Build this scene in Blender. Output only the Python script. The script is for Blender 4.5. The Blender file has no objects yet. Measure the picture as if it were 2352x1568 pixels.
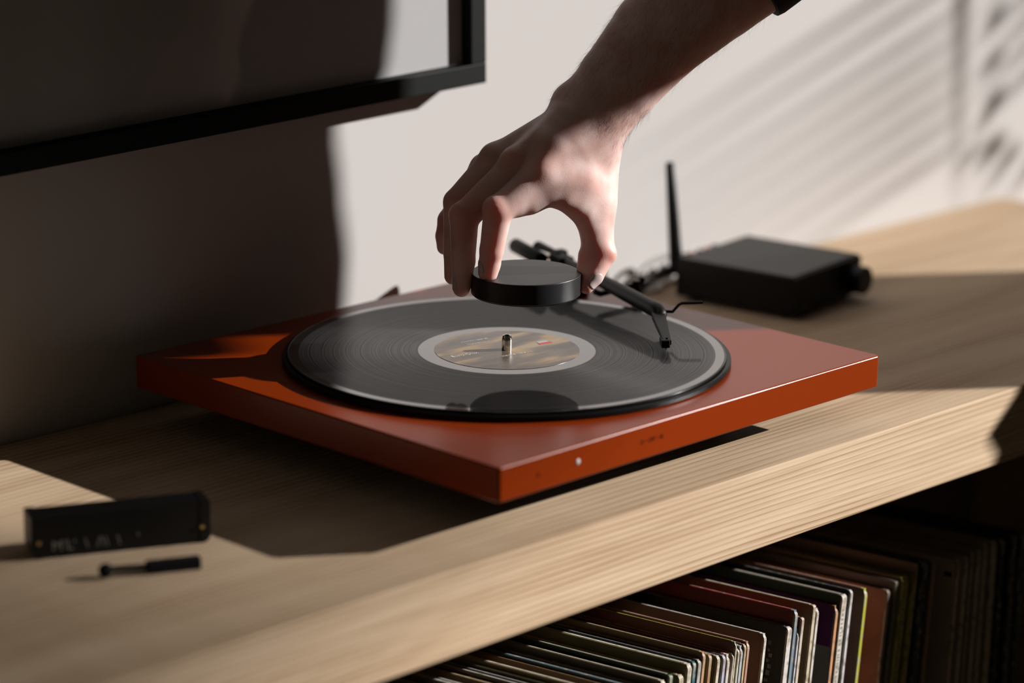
import bpy, bmesh, math, random
import numpy as np
from mathutils import Vector, Matrix
from mathutils.bvhtree import BVHTree

S = bpy.context.scene
COL = S.collection
random.seed(7)

# ------------------------------------------------------------------ camera, light, exposure
cam_d = bpy.data.cameras.new('camera')
cam = bpy.data.objects.new('camera', cam_d)
COL.objects.link(cam)
RIGHT = Vector((0.703305, -0.710829, 0.009107)); UP = Vector((0.17991, 0.190371, 0.965086)); FWD = Vector((0.687745, 0.677112, -0.261774))
CAMP = Vector((-1.386824, -1.370285, 0.591327))
cam.matrix_world = Matrix(((RIGHT.x, UP.x, -FWD.x, CAMP.x), (RIGHT.y, UP.y, -FWD.y, CAMP.y),
                           (RIGHT.z, UP.z, -FWD.z, CAMP.z), (0, 0, 0, 1)))
cam_d.sensor_width = 36.0
cam_d.lens = 6763.41 / 2352 * 36
cam_d.clip_start = 0.05
cam_d.dof.use_dof = True
cam_d.dof.focus_distance = 2.00373
cam_d.dof.aperture_fstop = 3.0
S.camera = cam

LD = Vector((-2.2238, 1.5559, -1.0))          # direction in which sunlight travels
LN = LD.normalized()
sun_d = bpy.data.lights.new('sun', 'SUN')
sun_d.energy = 7.3
sun_d.angle = math.radians(0.55)
sun_d.color = (1.0, 0.965, 0.93)
sun = bpy.data.objects.new('sun', sun_d)
sun.rotation_euler = LN.to_track_quat('-Z', 'Y').to_euler()
COL.objects.link(sun)

W = bpy.data.worlds.new('world'); S.world = W; W.use_nodes = True
W.node_tree.nodes['Background'].inputs[0].default_value = (1.0, 0.87, 0.63, 1)
W.node_tree.nodes['Background'].inputs[1].default_value = 0.015
S.view_settings.view_transform = 'Standard'
S.view_settings.look = 'None'
S.view_settings.gamma = 1.0
S.view_settings.exposure = 0.0
S.view_settings.use_curve_mapping = False

ZT = 0.05055; ZB = 0.02783            # turntable plinth top / underside
XL, XR, YF, YB = -0.18044, 0.19373, -0.1722, 0.18128
SF, WY, BT = -0.18347, 0.20924, 0.05497   # shelf front, wall, board thickness
ZP = ZT + 0.0042                # platter top
ZR = ZT + 0.006                 # record top

# ------------------------------------------------------------------ helpers
def tag(o, label=None, cat=None, group=None, kind=None):
    if label: o['label'] = label
    if cat: o['category'] = cat
    if group: o['group'] = group
    if kind: o['kind'] = kind
    return o

def empty(name, loc=(0, 0, 0), rot=(0, 0, 0), label=None, cat=None, group=None):
    o = bpy.data.objects.new(name, None); COL.objects.link(o)
    o.location = loc; o.rotation_euler = rot; o.empty_display_size = 0.02
    return tag(o, label, cat, group)

def link(name, me, mat=None, parent=None, loc=None, rot=None, smooth=False):
    o = bpy.data.objects.new(name, me); COL.objects.link(o)
    if mat: me.materials.append(mat)
    if parent: o.parent = parent
    if loc is not None: o.location = loc
    if rot is not None: o.rotation_euler = rot
    if smooth:
        for p in me.polygons: p.use_smooth = True
    return o

def mesh_of(bm, name):
    me = bpy.data.meshes.new(name); bm.to_mesh(me); bm.free(); return me

def bevel_all(bm, w, seg=2, edges=None):
    if w > 0:
        bmesh.ops.bevel(bm, geom=list(bm.edges) if edges is None else edges, offset=w, segments=seg,
                        profile=0.5, affect='EDGES', clamp_overlap=True)

def box_bm(x0, x1, y0, y1, z0, z1, bev=0.0, seg=2):
    bm = bmesh.new()
    bmesh.ops.create_cube(bm, size=1)
    for v in bm.verts:
        v.co = Vector((x0 + (v.co.x + .5) * (x1 - x0), y0 + (v.co.y + .5) * (y1 - y0), z0 + (v.co.z + .5) * (z1 - z0)))
    bevel_all(bm, bev, seg)
    return bm

def box(name, dims, mat, parent=None, bev=0.0, seg=2, smooth=False, **k):
    return link(name, mesh_of(box_bm(*dims, bev, seg), name), mat, parent, smooth=smooth, **k)

def lathe_bm(prof, n=96, close=True):
    """prof: list of (r, z)"""
    bm = bmesh.new(); rings = []
    for r, z in prof:
        if r < 1e-7: rings.append([bm.verts.new((0, 0, z))])
        else: rings.append([bm.verts.new((r * math.cos(2 * math.pi * i / n), r * math.sin(2 * math.pi * i / n), z)) for i in range(n)])
    for a, b in zip(rings[:-1], rings[1:]):
        for i in range(n):
            j = (i + 1) % n
            if len(a) == 1 and len(b) == 1: continue
            if len(a) == 1: bm.faces.new((a[0], b[i], b[j]))
            elif len(b) == 1: bm.faces.new((a[i], b[0], a[j]))
            else: bm.faces.new((a[i], b[i], b[j], a[j]))
    bmesh.ops.recalc_face_normals(bm, faces=bm.faces)
    return bm

def lathe(name, prof, mat, parent=None, n=96, smooth=True, **k):
    o = link(name, mesh_of(lathe_bm(prof, n), name), mat, parent, **k)
    me = o.data
    for p in me.polygons: p.use_smooth = smooth
    if smooth: me.set_sharp_from_angle(angle=math.radians(35)); weighted(o)
    return o

def tube_bm(pts, radii, n=16, flat=1.0, bm=None):
    """round tube through pts, radius per point, closed ends"""
    bm = bm or bmesh.new()
    pts = [Vector(p) for p in pts]
    if not hasattr(radii, '__len__'): radii = [radii] * len(pts)
    rings = []; ref = Vector((0, 0, 1)); prev = None
    for i, p in enumerate(pts):
        t = (pts[min(i + 1, len(pts) - 1)] - pts[max(i - 1, 0)]).normalized()
        if prev is None:
            if abs(t.dot(ref)) > .95: ref = Vector((1, 0, 0))
            a = t.cross(ref).normalized()
        else:
            a = (prev - t * prev.dot(t)).normalized()
        prev = a; b = t.cross(a).normalized()
        rings.append([bm.verts.new(p + radii[i] * (a * math.cos(2 * math.pi * k / n) + b * flat * math.sin(2 * math.pi * k / n))) for k in range(n)])
    for r0, r1 in zip(rings[:-1], rings[1:]):
        for k in range(n):
            bm.faces.new((r0[k], r0[(k + 1) % n], r1[(k + 1) % n], r1[k]))
    bm.faces.new(rings[0][::-1]); bm.faces.new(rings[-1])
    bmesh.ops.recalc_face_normals(bm, faces=bm.faces)
    return bm

def tube(name, pts, radii, mat, parent=None, n=16, flat=1.0, **k):
    o = link(name, mesh_of(tube_bm(pts, radii, n, flat), name), mat, parent, **k)
    for p in o.data.polygons: p.use_smooth = True
    o.data.set_sharp_from_angle(angle=math.radians(50))
    return o

def weighted(o):
    m = o.modifiers.new('weighted', 'WEIGHTED_NORMAL'); m.weight = 100; m.keep_sharp = True; m.mode = 'FACE_AREA'

def text_mesh(name, body, size, mat, parent, matrix, ext=0.00008, align='CENTER'):
    c = bpy.data.curves.new(name, 'FONT'); c.body = body; c.size = size; c.extrude = ext
    c.align_x = align; c.align_y = 'CENTER'; c.resolution_u = 3
    t = bpy.data.objects.new(name, c)
    COL.objects.link(t)
    bpy.context.view_layer.update()
    me = bpy.data.meshes.new_from_object(t.evaluated_get(bpy.context.evaluated_depsgraph_get()))
    bpy.data.objects.remove(t)
    me.materials.clear()
    o = link(name, me, mat, parent)
    o.matrix_local = matrix
    return o

# ------------------------------------------------------------------ materials
def new_mat(name):
    m = bpy.data.materials.new(name); m.use_nodes = True
    return m, m.node_tree.nodes, m.node_tree.links, m.node_tree.nodes['Principled BSDF']

def pmat(name, col, rough=.5, metal=0., spec=.5, noise=0., nscale=40., bump=0., bscale=300., **kw):
    m, N, Lk, P = new_mat(name)
    P.inputs['Base Color'].default_value = (*col, 1); P.inputs['Roughness'].default_value = rough
    P.inputs['Metallic'].default_value = metal; P.inputs['Specular IOR Level'].default_value = spec
    for k, v in kw.items(): P.inputs[k.replace('_', ' ')].default_value = v
    tc = N.new('ShaderNodeTexCoord')
    if noise:
        n = N.new('ShaderNodeTexNoise'); n.inputs['Scale'].default_value = nscale; n.inputs['Detail'].default_value = 4
        Lk.new(tc.outputs['Object'], n.inputs['Vector'])
        mx = N.new('ShaderNodeMix'); mx.data_type = 'RGBA'
        Lk.new(n.outputs['Fac'], mx.inputs['Factor'])
        mx.inputs['A'].default_value = (*[c * (1 - noise) for c in col], 1)
        mx.inputs['B'].default_value = (*[min(1, c * (1 + noise)) for c in col], 1)
        Lk.new(mx.outputs['Result'], P.inputs['Base Color'])
    if bump:
        n = N.new('ShaderNodeTexNoise'); n.inputs['Scale'].default_value = bscale; n.inputs['Detail'].default_value = 3
        Lk.new(tc.outputs['Object'], n.inputs['Vector'])
        b = N.new('ShaderNodeBump'); b.inputs['Strength'].default_value = bump; b.inputs['Distance'].default_value = 0.0005
        Lk.new(n.outputs['Fac'], b.inputs['Height']); Lk.new(b.outputs['Normal'], P.inputs['Normal'])
    return m

def wood_mat(name, light=(.66, .50, .345), dark=(.32, .195, .105)):
    m, N, Lk, P = new_mat(name)
    tc = N.new('ShaderNodeTexCoord')
    sep = N.new('ShaderNodeSeparateXYZ'); Lk.new(tc.outputs['Object'], sep.inputs[0])
    def math_(op, a, b=None, c=None):
        n = N.new('ShaderNodeMath'); n.operation = op
        for i, v in enumerate((a, b, c)):
            if v is None: continue
            if isinstance(v, (int, float)): n.inputs[i].default_value = v
            else: Lk.new(v, n.inputs[i])
        return n.outputs[0]
    # slow waviness along the grain (x)
    mp = N.new('ShaderNodeMapping'); mp.inputs['Scale'].default_value = (1.2, 9, 9); Lk.new(tc.outputs['Object'], mp.inputs[0])
    n1 = N.new('ShaderNodeTexNoise'); n1.inputs['Scale'].default_value = 1.0; n1.inputs['Detail'].default_value = 2
    Lk.new(mp.outputs[0], n1.inputs['Vector'])
    # growth rings: lines 3 to 6 mm apart on the front, wider bands on the top
    s = math_('ADD', math_('MULTIPLY', sep.outputs['Z'], 235.0), math_('MULTIPLY', sep.outputs['Y'], 150.0))
    s = math_('ADD', s, math_('MULTIPLY', n1.outputs['Fac'], 5.0))
    fr = math_('FRACT', s)
    rp = N.new('ShaderNodeValToRGB'); Lk.new(fr, rp.inputs[0])
    e = rp.color_ramp.elements
    e[0].position = 0.0; e[0].color = (.0, .0, .0, 1)
    e[1].position = 1.0; e[1].color = (0.05, .05, .05, 1)
    for p, v in ((.45, .12), (.72, .45), (.86, 1.0), (.93, .55)):
        q = e.new(p); q.color = (v, v, v, 1)
    # fine fibres
    mp2 = N.new('ShaderNodeMapping'); mp2.inputs['Scale'].default_value = (14, 700, 700); Lk.new(tc.outputs['Object'], mp2.inputs[0])
    n2 = N.new('ShaderNodeTexNoise'); n2.inputs['Scale'].default_value = 1.0; n2.inputs['Detail'].default_value = 3
    Lk.new(mp2.outputs[0], n2.inputs['Vector'])
    # strength of rings varies over the board
    mp3 = N.new('ShaderNodeMapping'); mp3.inputs['Scale'].default_value = (2.5, 30, 60); Lk.new(tc.outputs['Object'], mp3.inputs[0])
    n3 = N.new('ShaderNodeTexNoise'); n3.inputs['Scale'].default_value = 1.0; n3.inputs['Detail'].default_value = 2
    Lk.new(mp3.outputs[0], n3.inputs['Vector'])
    ring = math_('MULTIPLY', rp.outputs['Color'], math_('MULTIPLY_ADD', n3.outputs['Fac'], 1.5, -0.15))
    fib = math_('MULTIPLY_ADD', n2.outputs['Fac'], 1.0, -.5)
    f = math_('ADD', math_('MULTIPLY', ring, .95), math_('MULTIPLY', fib, .9))
    f = math_('ADD', f, math_('MULTIPLY_ADD', n3.outputs['Fac'], .9, -.3))
    cl = N.new('ShaderNodeClamp'); Lk.new(f, cl.inputs[0])
    mx = N.new('ShaderNodeMix'); mx.data_type = 'RGBA'
    mx.inputs['A'].default_value = (*light, 1); mx.inputs['B'].default_value = (*dark, 1)
    Lk.new(cl.outputs[0], mx.inputs['Factor']); Lk.new(mx.outputs['Result'], P.inputs['Base Color'])
    P.inputs['Roughness'].default_value = .6; P.inputs['Specular IOR Level'].default_value = .08
    b = N.new('ShaderNodeBump'); b.inputs['Strength'].default_value = .35; b.inputs['Distance'].default_value = 0.0004
    b.invert = True
    Lk.new(math_('ADD', ring, fib), b.inputs['Height']); Lk.new(b.outputs['Normal'], P.inputs['Normal'])
    return m

M = {}
M['wall'] = pmat('wall_paint', (.515, .493, .483), .9, spec=.15, noise=.015, nscale=6, bump=.1, bscale=500)
M['wood'] = wood_mat('oiled_wood')
M['wood_dark'] = pmat('shelf_interior', (.20, .15, .10), .7, noise=.2, nscale=20)
M['floor'] = pmat('dark_carpet', (.05, .036, .025), 1.0, spec=0.0, noise=.2, nscale=60)
M['orange'] = pmat('orange_satin_lacquer', (.235, .026, .0), .28, spec=.40, noise=.02, nscale=500, bump=.02, bscale=2500)
M['black_satin'] = pmat('black_satin', (.004, .0043, .0043), .40, spec=.22)
M['black_matte'] = pmat('black_matte', (.0045, .0045, .0045), .55, spec=.25, noise=.1, nscale=200)
M['black_frame'] = pmat('black_painted_wood', (.004, .0048, .0046), .6, spec=.15)
M['arm_black'] = pmat('tonearm_black', (.0035, .0038, .0038), .5, spec=.10)
M['rubber'] = pmat('black_rubber', (.006, .006, .006), .8, spec=.15)
M['puck'] = pmat('dark_anodised', (.009, .0095, .011), .40, spec=.5, noise=.08, nscale=300, bump=.05, bscale=3000)
M['felt'] = pmat('black_felt', (.012, .012, .012), .95, bump=.6, bscale=4000)
M['chrome'] = pmat('chrome', (.85, .83, .80), .12, metal=1)
M['brass'] = pmat('brass', (.62, .45, .20), .3, metal=1)
M['white_dot'] = pmat('white_enamel', (.6, .58, .55), .3)
M['print_dark'] = pmat('dark_print', (.02, .004, .002), .8, spec=.05)
M['print_white'] = pmat('white_print', (.75, .72, .66), .5)
M['print_grey'] = pmat('grey_print', (.22, .23, .21), .5)
M['print_red'] = pmat('red_print', (.65, .07, .06), .5)
M['print_blue'] = pmat('pale_blue_print', (.45, .52, .60), .5)
M['glossblack'] = pmat('glossy_black_plastic', (.004, .0045, .005), .35, spec=.18)
M['paper'] = pmat('print_paper', (.40, .395, .40), .8, noise=.01, nscale=5)
M['nail'] = pmat('fingernail', (.88, .64, .58), .35, spec=.4, Subsurface_Weight=.3)
M['hair'] = pmat('body_hair', (.075, .045, .028), .6)
M['cloth'] = pmat('black_sleeve_cloth', (.012, .013, .014), .9, bump=.5, bscale=2500)
M['sun_blocker'] = pmat('grey_blocker_cloth', (.16, .15, .14), .9, noise=.1, nscale=40)
M['blocker_leaf'] = pmat('added_palm_leaf', (.05, .10, .03), .5, noise=.2, nscale=30)
M['cable_clear'] = pmat('translucent_grey_cable', (.62, .60, .58), .3, spec=.5)
M['red_plastic'] = pmat('red_plastic', (.45, .03, .02), .35)

def glass_mat():
    m, N, Lk, P = new_mat('picture_glass')
    N.remove(P); out = N['Material Output']
    t = N.new('ShaderNodeBsdfTransparent'); g = N.new('ShaderNodeBsdfGlossy'); g.inputs['Roughness'].default_value = .03
    fr = N.new('ShaderNodeFresnel'); fr.inputs['IOR'].default_value = 1.45
    ge = N.new('ShaderNodeNewGeometry'); iv = N.new('ShaderNodeMath'); iv.operation = 'SUBTRACT'; iv.inputs[0].default_value = 1
    Lk.new(ge.outputs['Backfacing'], iv.inputs[1]); ml = N.new('ShaderNodeMath'); ml.operation = 'MULTIPLY'
    Lk.new(fr.outputs[0], ml.inputs[0]); Lk.new(iv.outputs[0], ml.inputs[1])
    mx = N.new('ShaderNodeMixShader'); Lk.new(ml.outputs[0], mx.inputs[0])
    Lk.new(t.outputs[0], mx.inputs[1]); Lk.new(g.outputs[0], mx.inputs[2]); Lk.new(mx.outputs[0], out.inputs['Surface'])
    return m
M['glass'] = glass_mat()

def vinyl_mat():
    m, N, Lk, P = new_mat('vinyl')
    tc = N.new('ShaderNodeTexCoord')
    sep = N.new('ShaderNodeSeparateXYZ'); Lk.new(tc.outputs['Object'], sep.inputs[0])
    cb = N.new('ShaderNodeCombineXYZ'); Lk.new(sep.outputs[0], cb.inputs[0]); Lk.new(sep.outputs[1], cb.inputs[1])
    ln = N.new('ShaderNodeVectorMath'); ln.operation = 'LENGTH'; Lk.new(cb.outputs[0], ln.inputs[0])
    r = ln.outputs['Value']
    n = N.new('ShaderNodeTexNoise'); n.noise_dimensions = '1D'; n.inputs['Scale'].default_value = 900; n.inputs['Detail'].default_value = 4
    Lk.new(r, n.inputs['W'])
    n2 = N.new('ShaderNodeTexNoise'); n2.noise_dimensions = '1D'; n2.inputs['Scale'].default_value = 160; n2.inputs['Detail'].default_value = 2
    Lk.new(r, n2.inputs['W'])
    # grooved zone and smooth lead-in / run-out rings
    rp = N.new('ShaderNodeValToRGB'); rp.color_ramp.interpolation = 'LINEAR'
    mr = N.new('ShaderNodeMapRange'); mr.inputs['From Min'].default_value = 0; mr.inputs['From Max'].default_value = .1505
    Lk.new(r, mr.inputs['Value']); Lk.new(mr.outputs[0], rp.inputs[0])
    e = rp.color_ramp.elements
    e[0].position = 0; e[0].color = (0, 0, 0, 1); e[1].position = 1; e[1].color = (1, 1, 1, 1)
    for p, v in ((.403, 0), (.407, 1), (.948, 1), (.953, 0), (.988, 0), (.992, 1)):
        q = e.new(p); q.color = (v, v, v, 1)
    # track gaps
    rp2 = N.new('ShaderNodeValToRGB'); Lk.new(mr.outputs[0], rp2.inputs[0]); e = rp2.color_ramp.elements
    e[0].position = 0; e[0].color = (1, 1, 1, 1); e[1].position = 1; e[1].color = (1, 1, 1, 1)
    for p in (.475, .545, .655, .74, .845):
        for d, v in ((-.004, 1), (0, .72), (.004, 1)):
            q = e.new(p + d); q.color = (v, v, v, 1)
    mul = N.new('ShaderNodeMath'); mul.operation = 'MULTIPLY'; Lk.new(rp.outputs[0], mul.inputs[0]); Lk.new(rp2.outputs[0], mul.inputs[1])
    groove = mul.outputs[0]
    P.inputs['Base Color'].default_value = (.006, .006, .006, 1)
    def lin(sock, at0, at1):
        mr_ = N.new('ShaderNodeMapRange'); mr_.inputs['To Min'].default_value = at0; mr_.inputs['To Max'].default_value = at1
        Lk.new(rp.outputs[0], mr_.inputs['Value']); Lk.new(mr_.outputs[0], P.inputs[sock])
    lin('Coat Weight', 1.0, .27)
    tv = N.new('ShaderNodeMapRange'); tv.inputs['From Min'].default_value = .35; tv.inputs['From Max'].default_value = .65
    tv.inputs['To Min'].default_value = .04; tv.inputs['To Max'].default_value = .26; Lk.new(n.outputs['Fac'], tv.inputs['Value'])
    sp_ = N.new('ShaderNodeMix'); Lk.new(rp.outputs[0], sp_.inputs['Factor']); sp_.inputs['A'].default_value = 1.0
    Lk.new(tv.outputs[0], sp_.inputs['B']); Lk.new(sp_.outputs['Result'], P.inputs['Specular IOR Level'])
    ro = N.new('ShaderNodeMath'); ro.operation = 'MULTIPLY_ADD'; Lk.new(groove, ro.inputs[0]); ro.inputs[1].default_value = .36
    ro.inputs[2].default_value = .05
    ro2 = N.new('ShaderNodeMath'); ro2.operation = 'MULTIPLY_ADD'; Lk.new(n2.outputs['Fac'], ro2.inputs[0]); ro2.inputs[1].default_value = .06
    Lk.new(ro.outputs[0], ro2.inputs[2]); Lk.new(ro2.outputs[0], P.inputs['Roughness'])
    an = N.new('ShaderNodeMath'); an.operation = 'MULTIPLY'; Lk.new(groove, an.inputs[0]); an.inputs[1].default_value = .85
    Lk.new(an.outputs[0], P.inputs['Anisotropic'])
    tg = N.new('ShaderNodeTangent'); tg.direction_type = 'RADIAL'; tg.axis = 'Z'
    Lk.new(tg.outputs[0], P.inputs['Tangent'])
    P.inputs['Anisotropic Rotation'].default_value = 0.25
    P.inputs['Coat Roughness'].default_value = .035
    b = N.new('ShaderNodeBump'); b.inputs['Strength'].default_value = .10; b.inputs['Distance'].default_value = .0002
    mm = N.new('ShaderNodeMath'); mm.operation = 'MULTIPLY'; Lk.new(n.outputs['Fac'], mm.inputs[0]); Lk.new(groove, mm.inputs[1])
    Lk.new(mm.outputs[0], b.inputs['Height']); Lk.new(b.outputs['Normal'], P.inputs['Normal'])
    return m
M['vinyl'] = vinyl_mat()

def label_mat():
    m, N, Lk, P = new_mat('record_label_print')
    tc = N.new('ShaderNodeTexCoord')
    mp = N.new('ShaderNodeMapping'); mp.inputs['Rotation'].default_value = (0, 0, math.radians(-38)); mp.inputs['Scale'].default_value = (14, 55, 1)
    Lk.new(tc.outputs['Object'], mp.inputs[0])
    n = N.new('ShaderNodeTexNoise'); n.inputs['Scale'].default_value = 1; n.inputs['Detail'].default_value = 3
    Lk.new(mp.outputs[0], n.inputs['Vector'])
    rp = N.new('ShaderNodeValToRGB'); Lk.new(n.outputs['Fac'], rp.inputs[0]); e = rp.color_ramp.elements
    e[0].position = .38; e[0].color = (.09, .075, .065, 1); e[1].position = .66; e[1].color = (.36, .29, .20, 1)
    q = e.new(.50); q.color = (.17, .13, .10, 1); q = e.new(.57); q.color = (.36, .24, .12, 1)
    Lk.new(rp.outputs[0], P.inputs['Base Color'])
    P.inputs['Roughness'].default_value = .28; P.inputs['Specular IOR Level'].default_value = .6
    return m
M['label'] = label_mat()

def skin_mat():
    m, N, Lk, P = new_mat('skin')
    tc = N.new('ShaderNodeTexCoord')
    n = N.new('ShaderNodeTexNoise'); n.inputs['Scale'].default_value = 55; n.inputs['Detail'].default_value = 5
    Lk.new(tc.outputs['Object'], n.inputs['Vector'])
    rp = N.new('ShaderNodeValToRGB'); Lk.new(n.outputs['Fac'], rp.inputs[0]); e = rp.color_ramp.elements
    e[0].position = .32; e[0].color = (.66, .41, .36, 1); e[1].position = .68; e[1].color = (.80, .60, .555, 1)
    at = N.new('ShaderNodeAttribute'); at.attribute_name = 'blush'
    mx = N.new('ShaderNodeMix'); mx.data_type = 'RGBA'; Lk.new(at.outputs['Fac'], mx.inputs['Factor'])
    Lk.new(rp.outputs[0], mx.inputs['A']); mx.inputs['B'].default_value = (.74, .33, .27, 1)
    Lk.new(mx.outputs['Result'], P.inputs['Base Color'])
    P.inputs['Roughness'].default_value = .46; P.inputs['Specular IOR Level'].default_value = .4
    P.inputs['Subsurface Weight'].default_value = .6
    P.inputs['Subsurface Radius'].default_value = (1.0, .26, .13)
    P.inputs['Subsurface Scale'].default_value = .010
    n2 = N.new('ShaderNodeTexNoise'); n2.inputs['Scale'].default_value = 900; n2.inputs['Detail'].default_value = 3
    Lk.new(tc.outputs['Object'], n2.inputs['Vector'])
    vo = N.new('ShaderNodeTexVoronoi'); vo.inputs['Scale'].default_value = 1300; Lk.new(tc.outputs['Object'], vo.inputs['Vector'])
    ad = N.new('ShaderNodeMath'); ad.operation = 'ADD'; Lk.new(n2.outputs['Fac'], ad.inputs[0]); Lk.new(vo.outputs['Distance'], ad.inputs[1])
    b = N.new('ShaderNodeBump'); b.inputs['Strength'].default_value = .12; b.inputs['Distance'].default_value = .0003
    Lk.new(ad.outputs[0], b.inputs['Height']); Lk.new(b.outputs['Normal'], P.inputs['Normal'])
    return m
M['skin'] = skin_mat()

# ------------------------------------------------------------------ the setting
def struct(name, dims, mat, bev=0.0):
    o = box(name, dims, mat, bev=bev); o['kind'] = 'structure'; return o

struct('wall_back', (-2.6, 1.28, WY, WY + .12, -.62, 1.9), M['wall'])
struct('floor', (-2.6, 4.2, -2.8, WY + .12, -.68, -.62), M['floor'])
# wall with the tall window through which the sun comes, outside the frame on the right
WX = 1.16
struct('wall_right', (WX, WX + .12, WY - .006, WY + .2, -.62, 1.9), M['wall'])
struct('trim_1', (WX, WX + .12, -2.8, WY - .006, 1.55, 1.9), M['wall'])
struct('trim_2', (WX, WX + .12, -2.8, -1.75, -.62, 1.55), M['wall'])

# ------------------------------------------------------------------ sideboard
SBX0, SBX1 = -1.15, 0.872
sb = empty('sideboard', (0, SF, -.62), label='long pale oiled-wood sideboard with ridged straight grain carrying the turntable', cat='sideboard')
def sbpart(name, d, mat, bev=.001):
    o = box(name, d, mat, sb, bev); o.matrix_parent_inverse = Matrix.Translation((0, -SF, .62)); return o
bd = box_bm(SBX0, SBX1, SF, WY - .001, -BT, 0, .0012, 3)
top = link('top_board', mesh_of(bd, 'top_board'), M['wood'], sb)
top.matrix_parent_inverse = Matrix.Translation((0, -SF, .62))
sbpart('side_panel', (SBX0, SBX0 + .03, SF + .004, WY - .001, -.47, -BT), M['wood'])
sbpart('side_panel', (SBX1 - .03, SBX1, SF + .004, WY - .001, -.47, -BT), M['wood'])
sbpart('shelf_board', (SBX0, SBX1, SF + .004, WY - .001, -.50, -.47), M['wood'])
sbpart('back_panel', (SBX0 + .03, SBX1 - .03, WY - .012, WY - .002, -.47, -BT), M['wood_dark'])
for lx in (SBX0 + .05, SBX1 - .10):
    for ly in (SF + .03, WY - .08):
        sbpart('leg', (lx, lx + .05, ly, ly + .05, -.62, -.50), M['wood'])

# ------------------------------------------------------------------ picture on the wall
PW, PH, PB, PD = .66, .50, .0155, .030
pic = empty('picture_frame', (0.1572, WY, 0.19933), (0, -.0185, 0), 'thin black picture frame around a blank pale print, on the wall above the turntable', 'picture')
prof_b = .0008
def rail(x0, x1, z0, z1):
    return box('frame_rail', (x0, x1, -PD, -.0005, z0, z1), M['black_frame'], pic, prof_b)
rail(-PW, 0, 0, PB); rail(-PW, 0, PH - PB, PH); rail(-PB, 0, PB, PH - PB); rail(-PW, -PW + PB, PB, PH - PB)
box('print_sheet', (-PW + PB * .6, -PB * .6, -.0195, -.0175, PB * .6, PH - PB * .6), M['paper'], pic)
tag(box('glass_pane', (-PW + PB * .6, -PB * .6, -.0225, -.0205, PB * .6, PH - PB * .6), M['glass'], pic), 'clear glass over the print')
box('backing_board', (-PW + .004, -.004, -.0172, -.001, .004, PH - .004), M['wood_dark'], pic)

# ------------------------------------------------------------------ turntable
tt = empty('turntable', ((XL + XR) / 2, (YF + YB) / 2, 0), label='flat square turntable with a satin orange plinth and black tonearm', cat='turntable')
TTI = Matrix.Translation(-tt.location)
def tpart(o, p=None):
    o.parent = tt; o.matrix_parent_inverse = TTI; return o
bm = box_bm(XL, XR, YF, YB, ZB, ZT)
vert = [e for e in bm.edges if abs(e.verts[0].co.z - e.verts[1].co.z) > .01]
bmesh.ops.bevel(bm, geom=vert, offset=.0030, segments=5, profile=.5, affect='EDGES')
rim = [e for e in bm.edges if abs(e.verts[0].co.z - e.verts[1].co.z) < 1e-6 and len(e.link_faces) == 2 and abs(e.link_faces[0].normal.z - e.link_faces[1].normal.z) > .5]
bmesh.ops.bevel(bm, geom=rim, offset=.0014, segments=4, profile=.5, affect='EDGES')
pl = tpart(link('plinth', mesh_of(bm, 'plinth'), M['orange'], smooth=True))
pl.data.set_sharp_from_angle(angle=math.radians(40)); weighted(pl)
tag(pl, 'thin orange lacquered plinth')
tag(tpart(box('base_plate', (XL + .0032, XR - .0032, YF + .0032, YB - .0032, ZB - .0009, ZB + .0002), M['black_matte'])), 'black plate under the plinth')
for fx, fy in ((XL + .085, YF + .100), (XR - .085, YF + .100), ((XL + XR) / 2, YB - .060)):
    tpart(lathe('foot', [(0, 0), (.021, 0), (.024, .003), (.024, .012), (.018, .016), (.018, ZB), (0, ZB)], M['rubber'], n=40, loc=(fx, fy, 0)))
plat = tpart(lathe('platter', [(0, ZT + .0002), (.1528, ZT + .0002), (.1538, ZT + .001), (.1538, ZP - .0008), (.1530, ZP), (0, ZP)], M['glossblack'], n=180))
tag(plat, 'black platter under the record')
spn = tpart(lathe('spindle', [(0, ZP), (.0036, ZP), (.0036, ZR + .0075), (.0028, ZR + .0104), (.0012, ZR + .0112), (0, ZR + .0112)], M['chrome'], n=32))
tag(spn, 'polished steel spindle')
# front edge: white indicator, small mark and speed lettering
d = tpart(lathe('indicator_dot', [(0, 0), (.0018, 0), (.0018, .0004), (.0014, .0007), (0, .0008)], M['white_dot'], n=32, loc=(-0.11058, YF, 0.03955), rot=(math.pi / 2, 0, 0)))
tag(d, 'small round white indicator')
def front_text(name, body, size, x, z, mat=None):
    mt = TTI @ Matrix.Translation((x, YF - .00005, z)) @ Matrix.Rotation(math.pi / 2, 4, 'X')
    o = text_mesh(name, body, size, mat or M['print_dark'], tt, mt); return o
front_text('speed_lettering', '33 \u2022 OFF \u2022 45', .0040, -0.04186, 0.03944)
front_text('receiver_mark', '*', .0075, -0.14634, 0.03725)

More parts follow.
